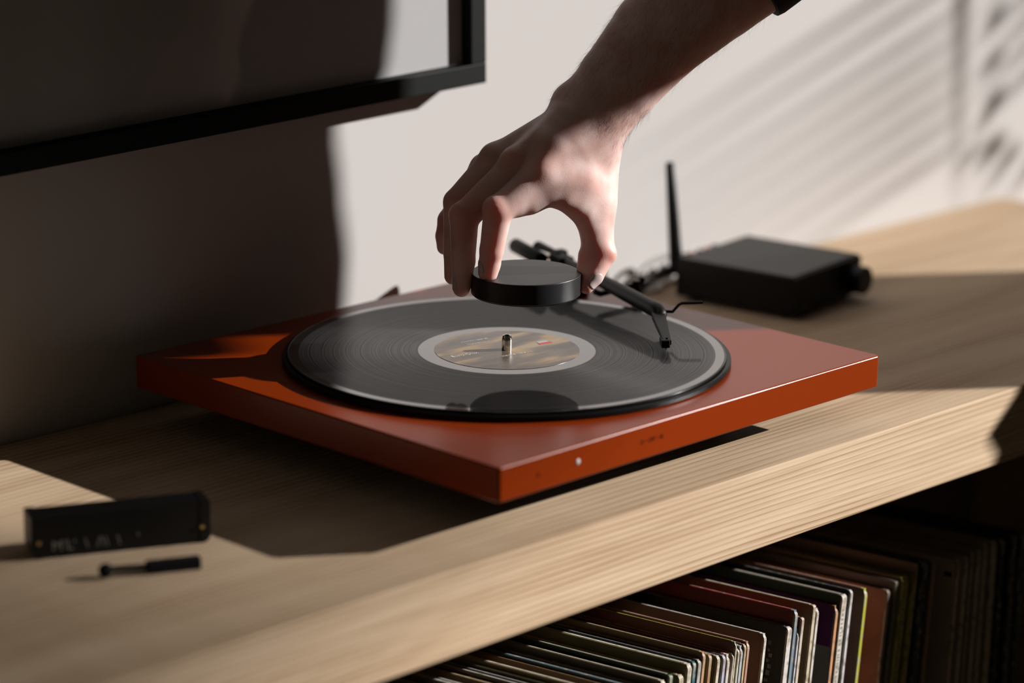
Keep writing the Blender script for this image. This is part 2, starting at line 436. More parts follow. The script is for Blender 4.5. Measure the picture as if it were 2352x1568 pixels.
# tonearm: pivot at the back right, headshell down on the record
ST = Vector((0.07626, -0.07956, ZR))                   # stylus
BE = Vector((.1128, -.0370, .0712))                # bend above the headshell
PV = Vector((.1610, .1000, .0750))                 # pivot
AE = Vector((0.1655, 0.15342, .0760))                 # end of counterweight
arm = tpart(empty('tonearm', (0, 0, 0)))
arm.name = 'tonearm'
adir = (PV - BE).normalized()
def apart(o): o.parent = arm; return o
pts = [BE + (BE - PV).normalized() * .004 + Vector((-.0030, -.0018, -.0055)), BE + (BE - PV).normalized() * .0035 + Vector((-.001, -.001, -.0018)), BE, BE + adir * .006, BE + adir * .05, PV]
apart(tube('arm_tube', pts, [.0046, .0052, .0056, .0056, .0054, .0036], M['black_satin'], n=24))
apart(lathe('pivot_base', [(0, ZT), (.0190, ZT), (.0190, ZT + .006), (.0120, ZT + .008), (.0120, ZT + .018), (0, ZT + .018)], M['black_satin'], n=48, loc=(PV.x, PV.y, 0)))
bb = box('bearing_block', (-.0060, .0060, -.010, .010, -.0070, .0035), M['arm_black'], None, .0015, loc=PV + adir * .004, rot=(0, 0, math.atan2(-adir.x, adir.y)))
apart(bb)
apart(tube('counterweight_shaft', [PV, AE], .0024, M['chrome']))
cw = apart(tube('counterweight', [AE - adir * .0420, AE - adir * .0410, AE + adir * .0030, AE + adir * .0045], [.0048, .0054, .0056, .0048], M['arm_black'], n=40))
tag(cw, 'black cylinder counterweight at the back end')
apart(tube('bearing_sleeve', [PV + adir * .010, PV + adir * .044], [.0046, .0046], M['arm_black'], n=24))
ar = Vector((.1500, .0935, 0))
apart(box('anti_skate_block', (-.0050, .0085, -.0045, .0045, 0, .0065), M['arm_black'], None, .0008, loc=(.1725, .1200, .0712), rot=(0, 0, -.35)))
apart(tube('arm_rest_post', [(.1750, -.0000+.0400, ZT), (.1750, -.0000+.0400, ZT + .018)], .0030, M['black_satin']))
apart(tube('arm_rest_clip', [(.1310, -.0000+.0400, ZT + .017), (.1360, -.0000+.0400, ZT + .0145), (.1790, -.0000+.0400, ZT + .0145), (.1820, -.0000+.0400, ZT + .0185)], .0022, M['black_satin']))
# headshell: a flat tapering plate from the bend down to the cartridge
hb = BE + Vector((-.0035, -.0040, -.0020)); he = ST + Vector((.0005, .0005, .0062))
hd = (he - hb).normalized(); hs = hd.cross(Vector((0, 0, 1))).normalized(); hn = hs.cross(hd).normalized()
bm = bmesh.new()
secs = [(0, .0046, .0026), (.30, .0042, .0022), (.75, .0031, .0019), (1.0, .0027, .0018)]
rr = []
Lh = (he - hb).length
for t, w, th in secs:
    c = hb + hd * Lh * t
    rr.append([bm.verts.new(c + hs * a * w + hn * b_ * th) for a, b_ in ((-1, -1), (1, -1), (1, 1), (-1, 1))])
for a, b_ in zip(rr[:-1], rr[1:]):
    for k in range(4): bm.faces.new((a[k], a[(k + 1) % 4], b_[(k + 1) % 4], b_[k]))
bm.faces.new(rr[0][::-1]); bm.faces.new(rr[-1]); bmesh.ops.recalc_face_normals(bm, faces=bm.faces); bevel_all(bm, .0005, 2)
apart(link('headshell', mesh_of(bm, 'headshell'), M['black_satin']))
cm = Matrix.Translation(ST + Vector((.002, .004, .0055))) @ Matrix.Rotation(math.atan2(hd.y, hd.x), 4, 'Z')
cart = link('cartridge', mesh_of(box_bm(-.0085, .0042, -.0030, .0030, -.0030, .0026, .0008), 'cartridge'), M['black_matte']); cart.matrix_local = cm; apart(cart)
nd = link('stylus', mesh_of(tube_bm([(.0045, 0, -.0026), (.0030, 0, -.0053)], [.0007, .0002], 8), 'stylus'), M['chrome']); nd.matrix_local = cm; apart(nd)
apart(tube('finger_lift', [BE + Vector((-.001, -.004, .0005)), Vector((.1175, -.0470, .0715)), Vector((.1215, -.0492, .0762)), Vector((.1235, -.0502, .0772)), Vector((.1350, -.0595, .0774))], .00115, M['black_satin'], n=12))
apart(tube('headshell_screw', [he + hn * .0018 + hd * -.004, he + hn * .0026 + hd * -.004], .0009, M['black_satin'], n=12))

# ------------------------------------------------------------------ the record on the platter
rec = empty('vinyl_record', (0, 0, ZP), label='black vinyl record with a tan picture label lying on the turntable platter', cat='record')
RI = Matrix.Translation((0, 0, -ZP))
prof = [(.0036, ZP + .0001), (.1500, ZP + .0001), (.1505, ZP + .0006), (.1505, ZR - .0004), (.1502, ZR - .0001), (.1494, ZR), (.1430, ZR - .0002), (.0615, ZR - .0002), (.0605, ZR), (.0036, ZR), (.0036, ZP + .0001)]
disc = link('disc', mesh_of(lathe_bm(prof, 220), 'disc'), M['vinyl'], rec, smooth=True); disc.matrix_parent_inverse = RI
disc.data.set_sharp_from_angle(angle=math.radians(30)); weighted(disc)
lb = link('label', mesh_of(lathe_bm([(.0037, ZR + .00004), (.0500, ZR + .00004), (.0500, ZR + .00022), (.0490, ZR + .00026), (.0472, ZR + .00018), (.0460, ZR + .00026), (.0037, ZR + .00026)], 128), 'label'), M['label'], rec, smooth=True)
lb.matrix_parent_inverse = RI; lb.data.set_sharp_from_angle(angle=math.radians(40)); tag(lb, 'round tan and brown printed paper label')
LA = -0.21767
def ltext(name, body, size, x, y, mat, ang=LA):
    return text_mesh(name, body, size, mat, rec, RI @ Matrix.Translation((x, y, ZR + .00036)) @ Matrix.Rotation(ang, 4, 'Z'), .00003)
ltext('label_lettering', 'Euro-Disk', .0052, -0.03072, 0.01012, M['print_white'])
ltext('label_small_print', 'SIDE ONE  STEREO 33', .0026, -0.00324, -0.0128, M['print_white'])
ltext('label_small_print', 'ALL RIGHTS RESERVED', .0022, 0.00055, 0.03211, M['print_white'])
ltext('label_small_print', 'MADE IN ENGLAND', .0020, -0.00256, 0.02553, M['print_white'])
for nm, mt, dy, w in (('red_label_patch', 'print_red', 0, .0052), ('blue_label_patch', 'print_blue', .0038, .0040)):
    q = box(nm, (-w, w, -.0016, .0016, 0, .00012), M[mt], rec); q.matrix_local = RI @ Matrix.Translation((0.03119, -0.00636, ZR + .00028)) @ Matrix.Rotation(LA, 4, 'Z') @ Matrix.Translation((0, dy, 0))

# ------------------------------------------------------------------ the puck held over the spindle
PZ0 = .0958
pk = empty('record_puck', (.0106, -.0072, PZ0), label='thick dark grey disc-shaped record weight held by the hand above the spindle', cat='record weight')
tag(lathe('body', [(0, .0006), (.0370, .0006), (.0377, .0012), (.0375, .0144), (.0372, .0150), (.0368, .0152), (0, .0152)], M['puck'], pk, n=128))
tag(lathe('felt_base', [(0, 0), (.0364, 0), (.0366, .0004), (.0364, .0008), (0, .0008)], M['felt'], pk, n=96), 'fuzzy black felt underside')

# ------------------------------------------------------------------ the hand and forearm (one continuous surface)
HO = Vector((0.012209, -0.005598, 0.11187))                       # origin of the hand's own axes (mm: across, up, towards the viewer)
HX, HY, HZ = RIGHT, UP, -FWD
PRIMS = [
    ('index', [[9.9, 62.9, 24.0, 11], [-18.9, 38.9, 34.0, 9.9], [-23.3, 12.6, 27.0, 8.1], [-25.7, -2.5, 20.0, 6.7]], 1, 2.5),
    ('index', [[7.0, 54.9, 19.0, 11], [-6.6, 44.1, 24.0, 9.2]], 1, 6),
    ('index', [[-21.2, 40.9, 37.0, 7.4]], 1, 4),
    ('index', [[-24.5, 4.2, 20.0, 7.0]], 1, 3),
    ('middle', [[-6.6, 69.8, 16.0, 11], [-41.9, 35.4, 20.0, 10.0], [-42.7, 5.7, 9.0, 8.2], [-44.0, -12.5, 2.0, 6.1]], 1, 2.5),
    ('middle', [[-44.2, 37.7, 23.0, 7.4]], 1, 3),
    ('middle', [[-41.6, -5.9, -0.0, 5.6]], 1, 3),
    ('ring', [[-20.8, 74.5, -2.0, 11], [-47.3, 46.4, 0.0, 9.2], [-48.9, 12.1, -8.0, 7.6], [-50.2, -3.9, -13.0, 6.0]], 1, 2.5),
    ('pinky', [[-28.7, 69.5, -18.0, 9.5], [-53.4, 35.0, -20.0, 7.4], [-55.9, 24.2, -27.0, 6.6], [-56.3, 16.7, -30.0, 5.5]], 1, 2.5),
    ('thumb', [[51.0, 82.8, -15.0, 15], [49.1, 46.6, -10.0, 12], [49.6, 24.1, -8.0, 10.3], [52.6, 11.5, -7.0, 9.0], [45.9, -3.8, -3.0, 7.2], [41.3, -11.3, 0.0, 5.2]], 1, 3),
    ('thumb', [[42.4, 9.1, -7.0, 6.8], [40.3, -0.5, -5.0, 5.8]], 1, 4),
    ('thumb', [[57.0, 10.9, -5.0, 4.8]], 1, 3),
    ('palm', [[30.7, 99.8, 10.0, 16], [17.6, 83.9, 18.0, 14], [10.2, 64.7, 24.0, 11]], 1, 9),
    ('palm', [[32.6, 99.3, 5.0, 16], [-5.7, 72.9, 15.0, 10.8]], 1, 6),
    ('palm', [[28.9, 100.3, -5.0, 15], [-19.3, 76.3, -3.0, 10.5]], 1, 6),
    ('palm', [[27.6, 98.4, -12.0, 13], [-27.5, 70.7, -18.0, 9.5]], 1, 6),
    ('palm', [[28.9, 81.8, 0.0, 20], [7.1, 63.5, 8.0, 14]], 1, 12),
    ('palm', [[39.4, 89.5, -4.0, 21], [30.3, 69.7, 3.0, 19], [41.0, 63.0, -9.0, 16]], 1, 14),
    ('palm', [[15.2, 62.9, 18.0, 13], [30.8, 61.6, 5.0, 15], [46.1, 50.5, -11.0, 12]], 1.2, 9),
    ('palm', [[23.0, 55.4, 10.0, 10.5], [37.9, 47.2, -4.0, 10.5]], 1.4, 8),
    ('palm', [[-8.3, 75.4, 21.0, 5.8]], 1, 5),
    ('palm', [[-22.0, 78.2, 1.0, 5.5]], 1, 5),
    ('palm', [[27.1, 105.2, 17.0, 2.4], [12.8, 83.9, 26.0, 2.2], [9.3, 70.9, 28.0, 2.0]], 1, 7),
    ('palm', [[2.0, 47.6, 18.0, 9], [15.9, 52.5, 14.0, 8.5], [28.1, 48.9, 9.0, 8], [38.9, 39.2, 2.0, 7.3], [45.9, 27.4, -2.0, 6.6], [47.1, 17.4, -4.0, 6.6]], 1, 6),
    ('palm', [[4.6, 44.2, 22.0, 5], [15.8, 49.3, 20.0, 4.8], [25.6, 46.8, 16.0, 4.6], [34.0, 42.1, 10.0, 4.5], [40.9, 36.3, 6.0, 4.4], [43.3, 28.4, 3.0, 4.3], [44.9, 20.2, -0.0, 4.3]], 1, 6),
    ('palm', [[21.2, 62.3, 14.0, 13], [33.8, 57.8, 3.0, 14], [45.4, 41.9, -6.0, 12]], 1, 10),
    ('palm', [[30.6, 105.3, 15.0, 2.6], [2.0, 84.8, 21.0, 2.0], [-7.2, 75.5, 20.0, 2.0]], 1, 5),
    ('palm', [[45.2, 106.5, 0.0, 26], [42.8, 95.2, -0.0, 24]], 1.35, 10),
    ('palm', [[50.6, 111.8, -0.0, 26.5], [63.1, 127.9, -0.0, 28.5], [90.8, 160.7, -1.0, 33], [128.6, 195.4, -2.0, 39], [170.4, 229.4, -3.0, 44]], 1.25, 8),
    ('palm', [[27.4, 116.9, -4.0, 6]], 1, 12),
    ('palm', [[9.9, 91.5, 19.0, 2.6]], 1, 4),
]

def cone_dist(Pm, a, b, flat):
    A = np.array(a[:3], np.float32); B = np.array(b[:3], np.float32); r1, r2 = a[3], b[3]
    X, Y, Z = Pm
    ab = B - A; l2 = float(ab[0] ** 2 + ab[1] ** 2 + (ab[2] * flat) ** 2) + 1e-6
    px_, py_, pz_ = X - A[0], Y - A[1], (Z - A[2]) * flat
    t = np.clip((px_ * ab[0] + py_ * ab[1] + pz_ * ab[2] * flat) / l2, 0, 1)
    d = np.sqrt((px_ - ab[0] * t) ** 2 + (py_ - ab[1] * t) ** 2 + (pz_ - ab[2] * flat * t) ** 2)
    return d - (r1 + (r2 - r1) * t)

def smin(a, b, k):
    h = np.clip(.5 + .5 * (b - a) / k, 0, 1)
    return b + (a - b) * h - k * h * (1 - h)

def eval_field(lo, hi, h):
    n = [int(math.ceil((hi[i] - lo[i]) / h)) + 1 for i in range(3)]
    ax = [np.float32(lo[i]) + h * np.arange(n[i], dtype=np.float32) for i in range(3)]
    BIG = np.float32(30)
    grp = {}
    for g, ch, flat, k in PRIMS:
        if g not in grp: grp[g] = np.full(n, BIG, np.float32)
        F = grp[g]
        segs = list(zip(ch[:-1], ch[1:])) if len(ch) > 1 else [(ch[0], ch[0])]
        m = 14.0
        P_ = np.array([c[:3] for c in ch]); R_ = max(c[3] for c in ch)
        s = []
        for i in range(3):
            a0 = max(0, int((P_[:, i].min() - R_ - m - lo[i]) / h)); a1 = min(n[i], int((P_[:, i].max() + R_ + m - lo[i]) / h) + 2)
            s.append(slice(a0, max(a0, a1)))
        s = tuple(s)
        X = ax[0][s[0]][:, None, None]; Y = ax[1][s[1]][None, :, None]; Z = ax[2][s[2]][None, None, :]
        if X.size == 0 or Y.size == 0 or Z.size == 0: continue
        D = None
        for a, b in segs:
            d = cone_dist((X, Y, Z), a, b, flat)
            D = d if D is None else smin(D, d, 1.5)
        F[s] = smin(F[s], D.astype(np.float32), k)
    palm = grp.pop('palm'); tot = palm
    for g, F in grp.items():
        tot = np.minimum(tot, smin(palm, F, 7.0 if g != 'thumb' else 9.0))
    return tot, ax

def surface_nets(F, ax):
    ins = F < 0
    n = F.shape
    c = [slice(0, -1), slice(1, None)]
    cnt = np.zeros([k - 1 for k in n], np.int8)
    for i in (0, 1):
        for j in (0, 1):
            for k in (0, 1): cnt += ins[c[i], c[j], c[k]]
    act = (cnt > 0) & (cnt < 8)
    idx = -np.ones(act.shape, np.int64); cells = np.argwhere(act); idx[act] = np.arange(len(cells))
    pos = np.zeros((len(cells), 3)); w = np.zeros(len(cells))
    off = [(i, j, k) for i in (0, 1) for j in (0, 1) for k in (0, 1)]
    for a in off:
        for d in range(3):
            if a[d]: continue
            b = list(a); b[d] = 1
            ia = tuple((cells + a).T); ib = tuple((cells + b).T)
            fa = F[ia].astype(float); fb = F[ib].astype(float)
            m = (fa < 0) != (fb < 0)
            t = np.where(m, fa / np.where(fa == fb, 1, fa - fb), 0)
            p = np.array(a)[None, :] + 0.0 * pos; p[:, d] += t
            pos += p * m[:, None]; w += m
    pos = cells + pos / w[:, None]
    h = ax[0][1] - ax[0][0]
    V = np.stack([ax[i][0] + pos[:, i] * h for i in range(3)], 1)
    Q = []
    for d in range(3):
        e, f = [(1, 2), (2, 0), (0, 1)][d]
        sl = [slice(None)] * 3; sl[d] = slice(0, -1); s0 = list(sl); sl2 = list(sl); sl2[d] = slice(1, None)
        A = ins[tuple(s0)]; B = ins[tuple(sl2)]
        E = np.argwhere(A != B)
        ok = (E[:, e] > 0) & (E[:, f] > 0) & (E[:, e] < n[e] - 1) & (E[:, f] < n[f] - 1)
        E = E[ok]
        st = A[tuple(E.T)]
        def nb(de, df):
            q = E.copy(); q[:, e] -= de; q[:, f] -= df
            return idx[tuple(q.T)]
        q = np.stack([nb(1, 1), nb(0, 1), nb(0, 0), nb(1, 0)], 1)
        q[~st] = q[~st][:, ::-1]
        Q.append(q)
    return V, np.concatenate(Q)

HF, HAX = eval_field((-68, -22, -55), (196, 232, 62), 1.0)
HV, HQ = surface_nets(HF, HAX)
def h2w(p): return HO + (HX * float(p[0]) + HY * float(p[1]) + HZ * float(p[2])) * .001
B3 = np.array([HX[:], HY[:], HZ[:]])
WV = np.array(HO[:]) + (HV @ B3) * .001
me = bpy.data.meshes.new('hand_and_forearm')
me.from_pydata(WV.tolist(), [], HQ.tolist()); me.update()
# relax the voxel steps a little
bm = bmesh.new(); bm.from_mesh(me)
bmesh.ops.recalc_face_normals(bm, faces=bm.faces)
for _ in range(3): bmesh.ops.smooth_vert(bm, verts=bm.verts, factor=.5, use_axis_x=True, use_axis_y=True, use_axis_z=True)
bm.to_mesh(me); bm.free()
person = empty('person', h2w((0, 60, 0)), label='person in a black sleeve, hairy forearm and hand lowering a dark disc over the record', cat='person')
PI_ = Matrix.Translation(-person.location)
hand = link('hand_and_forearm', me, M['skin'], person, smooth=True); hand.matrix_parent_inverse = PI_
BL = [[-21.5, 40.6, 43.0, 9, 0.8], [-43.5, 38.0, 28.0, 10, 0.7], [-49.8, 47.2, 8.0, 9, 0.6], [9.8, 67.6, 34.0, 10, 0.4], [-8.3, 75.1, 27.0, 9, 0.6], [56.8, 10.4, -1.0, 9, 0.6], [-25.4, -6.5, 24.0, 7, 0.6], [-42.4, -13.5, 6.0, 7, 0.6], [40.6, -12.0, 4.0, 8, 0.4], [39.4, 6.1, -4.0, 11, 0.5], [-56.2, 33.3, -14.0, 9, 0.5], [27.3, 41.4, 6.0, 13, 0.25], [-33.4, 52.5, 20.0, 14, 0.3], [-23.6, 12.4, 33.0, 9, 0.3]]
co = np.empty(len(me.vertices) * 3); me.vertices.foreach_get('co', co); co = co.reshape(-1, 3)
LV = ((co - np.array(HO[:])) @ B3.T) * 1000
bl = np.zeros(len(LV))
for x, y, z, r, s in BL:
    d = np.sqrt(((LV - np.array([x, y, z])) ** 2).sum(1)); bl += s * np.exp(-(d / r) ** 2)
at = me.attributes.new('blush', 'FLOAT', 'POINT'); at.data.foreach_set('value', np.clip(bl, 0, 1).astype(np.float32))

bvh = BVHTree.FromPolygons([Vector(v) for v in co], [tuple(p.vertices) for p in me.polygons])
def nail(name, c, axis, out, w, l, label):
    """a thin curved plate hugging the fingertip; c, axis, out in the hand's axes"""
    C = h2w(c); A = (HX * axis[0] + HY * axis[1] + HZ * axis[2]).normalized()
    O_ = (HX * out[0] + HY * out[1] + HZ * out[2]); O_ = (O_ - A * O_.dot(A)).normalized(); Sd = A.cross(O_)
    bm = bmesh.new(); g = {}
    nu, nv = 12, 14
    for i in range(nu + 1):
        for j in range(nv + 1):
            u = (i / nu * 2 - 1); v = (j / nv * 2 - 1)
            ww = w * (1 - .22 * max(0, v) ** 2 - .45 * max(0, -v) ** 3)
            p = C + Sd * (u * ww) * .001 + A * (v * l * (1 - .18 * u * u)) * .001
            hit = bvh.ray_cast(p + O_ * .012, -O_, .024)
            if hit[0] is None: continue
            e = max(abs(u), abs(v))
            g[i, j] = bm.verts.new(hit[0] + O_ * (.00028 - .0005 * max(0, e - .85)))
    for i in range(nu):
        for j in range(nv):
            k = [(i, j), (i + 1, j), (i + 1, j + 1), (i, j + 1)]
            if all(q in g for q in k): bm.faces.new([g[q] for q in k])
    bmesh.ops.smooth_vert(bm, verts=bm.verts, factor=.5)
    bmesh.ops.recalc_face_normals(bm, faces=bm.faces)
    o = link(name, mesh_of(bm, name), M['nail'], person, smooth=True); o.matrix_parent_inverse = PI_
    s = o.modifiers.new('thick', 'SOLIDIFY'); s.thickness = .0002; s.offset = 0
    return tag(o, label)
for nl in [('thumb_nail', [45.5, -6.3, 1.0], (-0.52, -0.86, 0.05), (0.82, -0.42, 0.5), 3.9, 6.0, 'short pale thumb nail'),
  ('fingernail', [-28.1, 0.7, 20.0], (-0.08, -1, 0.0), (-0.6, 0.1, 0.8), 4.4, 5.0, 'nail of the index finger'),
  ('fingernail', [-47.0, -9.6, 2.0], (-0.1, -1, 0), (-0.6, 0.1, 0.8), 4.0, 4.6, 'nail of the middle finger')]: nail(*nl)

# hair on the forearm and wrist
def make_hair(count):
    rnd = random.Random(3)
    areas = [p.area for p in me.polygons]; cum = np.cumsum(areas); tot = cum[-1]
    vs, fs = [], []
    ad = (HX * .66 + HY * .75).normalized()
    made = 0; tries = 0
    while made < count and tries < count * 30:
        tries += 1
        p = me.polygons[int(np.searchsorted(cum, rnd.random() * tot))]
        c = Vector(p.center); L_ = c - HO; lx, ly, lz = L_.dot(HX) * 1000, L_.dot(HY) * 1000, L_.dot(HZ) * 1000
        along = (lx - 45) * .66 + (ly - 105) * .75           # mm up the arm from the wrist
        side = -(lx - 45) * .75 + (ly - 105) * .66            # towards the little-finger side
        pr = 0
        if along > -4: pr = .9
        elif along > -26: pr = .35 * (1 + (along + 4) / 26) + (.25 if side > 10 else 0)
        if along > 30 and side < -22: pr *= .15
        if lz < -12: pr *= .4
        if rnd.random() > pr: continue
        n = p.normal
        ang = Vector((rnd.gauss(0, .3), rnd.gauss(0, .3), rnd.gauss(0, .3)))
        side_v = ad.cross(n)
        d = (-ad + side_v * rnd.uniform(-.5, .7) + n * rnd.uniform(.15, .6) + ang).normalized()
        ln = rnd.uniform(.005, .012) * (1 if along > 0 else .6)
        q = c + n * -.0002; pts = [q]
        for s in range(4):
            d = (d * 1.0 + n * -.14 + Vector((0, 0, -.12))).normalized(); q = q + d * ln / 4; pts.append(q)
        base = len(vs)
        for i, t in enumerate(pts):
            r = .000032 * (1 - i / 4.6)
            a = n.cross(d).normalized(); b = d.cross(a)
            for k in range(3):
                an = 2.094 * k; vs.append(t + (a * math.cos(an) + b * math.sin(an)) * r)
        for i in range(4):
            for k in range(3):
                k2 = (k + 1) % 3
                fs.append((base + i * 3 + k, base + i * 3 + k2, base + i * 3 + 3 + k2, base + i * 3 + 3 + k))
        made += 1
    hm = bpy.data.meshes.new('arm_hair'); hm.from_pydata([v[:] for v in vs], [], fs)
    o = link('arm_hair', hm, M['hair'], person); o.matrix_parent_inverse = PI_; o['kind'] = 'stuff'
    tag(o, 'fine dark hair on the forearm and wrist')
make_hair(8000)

# sleeve
SLV = [[146.5, 206.1, -2.0, 41.6], [148.3, 207.6, -2.0, 42.8], [170.4, 228.3, -3.0, 46], [233.2, 281.9, -5.0, 52], [272.4, 316.7, -8.0, 58]]
sp = [h2w(s[:3]) for s in SLV]
sl = tube('sleeve', sp, [s[3] * .001 for s in SLV], M['cloth'], person, n=64, flat=1.0); sl.matrix_parent_inverse = PI_
tag(sl, 'black cloth sleeve pushed up the arm')


# ------------------------------------------------------------------ small black box beside the turntable
AMP = ((0.37095, 0.05045), (0.47556, 0.05262), (0.46846, 0.15261), (0.35846, 0.15822))   # top corners: front left, front right, back right, back left
AH = .0345
ax_ = Vector((AMP[1][0] - AMP[0][0], AMP[1][1] - AMP[0][1], 0)); ay_ = Vector((AMP[3][0] - AMP[0][0], AMP[3][1] - AMP[0][1], 0))
AWd, ADp = ax_.length, ay_.length
arot = math.atan2(ay_.y, ay_.x) - math.pi / 2 + .03
am = empty('amplifier', (AMP[0][0], AMP[0][1], 0), (0, 0, arot), 'small flat black amplifier box with an upright antenna, right of the turntable', 'amplifier')
bm = box_bm(0, AWd, 0, ADp, .0035, AH, .0010, 2)
link('case', mesh_of(bm, 'case'), M['black_satin'], am)
box('lid_panel', (.0012, AWd - .0012, .0012, ADp - .0012, AH - .0002, AH + .0008), M['black_satin'], am, .0003)
box('front_panel', (.0005, AWd - .0005, -.0016, .0004, .0040, AH - .0006), M['black_matte'], am, .0003)
box('back_panel', (.0005, AWd - .0005, ADp - .0004, ADp + .0014, .0040, AH - .0006), M['black_matte'], am, .0003)
for fx in (.012, AWd - .012):
    for fy in (.012, ADp - .012):
        lathe('foot', [(0, 0), (.0045, 0), (.0052, .001), (.0052, .0036), (0, .0036)], M['rubber'], am, n=24, loc=(fx, fy, 0))
kb = lathe('volume_knob', [(0, 0), (.0112, 0), (.0114, .001), (.0114, .0125), (.0106, .0135), (0, .0135)], M['black_satin'], am, n=48, loc=(AWd - .0145, -.0014, .0175), rot=(math.pi / 2, 0, 0))
tag(kb, 'round black volume knob')
for i in range(3):
    lathe('indicator_light', [(0, 0), (.0007, 0), (.0007, .0004), (0, .0004)], M['print_grey'], am, n=12, loc=(.012 + i * .005, -.0016, .008), rot=(math.pi / 2, 0, 0))
# rear terminals
for i, mt in enumerate(('red_plastic', 'black_satin', 'red_plastic', 'black_satin')):
    tag(lathe('binding_post', [(0, 0), (.0036, 0), (.0036, .0075), (.0030, .0085), (.0030, .0125), (.0034, .0130), (.0034, .0150), (0, .0150)], M[mt], am, n=20,
          loc=(.0440 + i * .0115, ADp + .0012, .0265), rot=(-math.pi / 2, 0, 0)), ('red' if i % 2 == 0 else 'black') + ' binding post')
lathe('antenna_base', [(0, 0), (.0048, 0), (.0048, .0120), (0, .0120)], M['black_satin'], am, n=20, loc=(.0175, ADp + .0012, .0215), rot=(-math.pi / 2, 0, 0))
an = tube('antenna', [(.0175, ADp + .0130, .0170), (.0175, ADp + .0130, .0260), (.0150, ADp + .0130, .0420), (.0050, ADp + .0130, .1100), (.0049, ADp + .0130, .1112)],
          [.0054, .0058, .0052, .0036, .0024], M['black_satin'], am, n=20)
tag(an, 'upright black rod antenna')

def cable(name, pts, r, mat, label, cat='cable'):
    # smooth the control points
    P_ = [Vector(p) for p in pts]; out = []
    for i in range(len(P_) - 1):
        p0, p1, p2, p3 = P_[max(i - 1, 0)], P_[i], P_[i + 1], P_[min(i + 2, len(P_) - 1)]
        for k in range(8):
            t = k / 8
            out.append(.5 * ((2 * p1) + (-p0 + p2) * t + (2 * p0 - 5 * p1 + 4 * p2 - p3) * t * t + (-p0 + 3 * p1 - 3 * p2 + p3) * t ** 3))
    out.append(P_[-1])
    return tag(tube(name, out, r, mat, None, n=10), label, cat)
pg = cable('plug_cable', [(.3900, .1790, .0170), (.3740, .1830, .0170), (.3580, .1820, .0160), (.3380, .1760, .0140), (.3190, .1700, .0080), (.3050, .1720, .0030), (.2700, .1900, .0020), (.2300, .1960, .0020)], .0020, M['black_matte'],
           'thin black cable curving out of the back of the small amplifier box')
pb = tube('plug', [(.3860, .1800, .0172), (.3680, .1832, .0170), (.3560, .1812, .0158)], [.0044, .0044, .0030], M['black_satin'], pg)
pb2 = tube('plug', [(.3330, .1745, .0130), (.3220, .1712, .0095)], [.0040, .0034], M['black_satin'], pg)
cable('speaker_cable', [(.4020, .1800, .0265), (.3860, .1880, .0280), (.3640, .1950, .0230), (.3480, .1960, .0130), (.3400, .1930, .0040), (.3700, .1960, .0020), (.4200, .2000, .0020), (.4800, .2000, .0020)], .0022, M['cable_clear'],
      'translucent grey speaker cable looping behind the antenna, nearer the wall')
cable('speaker_cable', [(.4130, .1800, .0265), (.3950, .1900, .0170), (.3760, .1960, .0100), (.3560, .1980, .0060), (.3460, .1900, .0020), (.3620, .1850, .0024), (.3800, .1950, .0020), (.4400, .1960, .0062)], .0022, M['cable_clear'],
      'translucent grey speaker cable lying in a low loop on the wood, under the black plug')

# ------------------------------------------------------------------ record brush and stylus brush on the left
M['brushblack'] = pmat('black_plastic', (.004, .0045, .005), .42, spec=.25)
BRX, BRY = (-0.39837, 0.00487)
bang = math.atan2(-0.04433 - BRY, -0.29633 - BRX)
br = empty('record_brush', (BRX, BRY, 0), (0, 0, bang), 'glossy black bar-shaped record cleaning brush lying at the left of the sideboard top', 'brush')
BLn, BTh, BHt = 0.10928, .0215, .0258
bm = box_bm(0, BLn, 0, BTh, 0, BHt)
ed = [e for e in bm.edges if abs(e.verts[0].co.z - e.verts[1].co.z) < 1e-6 and e.verts[0].co.z > .03 and abs(e.verts[0].co.x - e.verts[1].co.x) > .05]
bmesh.ops.bevel(bm, geom=ed, offset=.0050, segments=6, profile=.5, affect='EDGES')
ed = [e for e in bm.edges if abs(e.verts[0].co.x - e.verts[1].co.x) < 1e-6 and abs(e.verts[0].co.z) < 1e-6 and abs(e.verts[1].co.z) < 1e-6]
bmesh.ops.bevel(bm, geom=ed, offset=.0055, segments=6, profile=.5, affect='EDGES')
b_ = link('body', mesh_of(bm, 'body'), M['brushblack'], br, smooth=True); b_.data.set_sharp_from_angle(angle=math.radians(30)); weighted(b_)
for x0, x1 in ((-.0004, .0052), (BLn - .0052, BLn + .0004)):
    bm = box_bm(x0, x1, -.0005, BTh + .0005, 0, BHt + .0004)
    xe = x0 if x0 < .01 else x1
    ed = [e for e in bm.edges if abs(e.verts[0].co.y - e.verts[1].co.y) > .01 and abs(e.verts[0].co.z) < 1e-6 and abs(e.verts[0].co.x - xe) < 1e-6]
    bmesh.ops.bevel(bm, geom=ed, offset=.0052, segments=6, profile=.5, affect='EDGES')
    o = link('end_cap', mesh_of(bm, 'end_cap'), M['brushblack'], br, smooth=True); o.data.set_sharp_from_angle(angle=math.radians(30)); weighted(o)
for x in (.0042, BLn - .0048):
    tag(lathe('brass_pin', [(0, 0), (.0013, 0), (.0013, .0006), (0, .0009)], M['brass'], br, n=16, loc=(x, -.0006, .0105), rot=(math.pi / 2, 0, 0)), 'small brass pin')
box('velvet_pad', (.006, BLn - .006, .004, BTh - .004, -.0000, .0006), M['felt'], br)
def btext(name, body, size, x, z):
    text_mesh(name, body, size, M['print_grey'], br, Matrix.Translation((x, -.00012, z)) @ Matrix.Rotation(math.pi / 2, 4, 'X'), .00004, 'LEFT')
btext('body_lettering', "M\u2019L\u2018  \\  /\\\\  \\    \u2019", .0088, .0120, .0072)

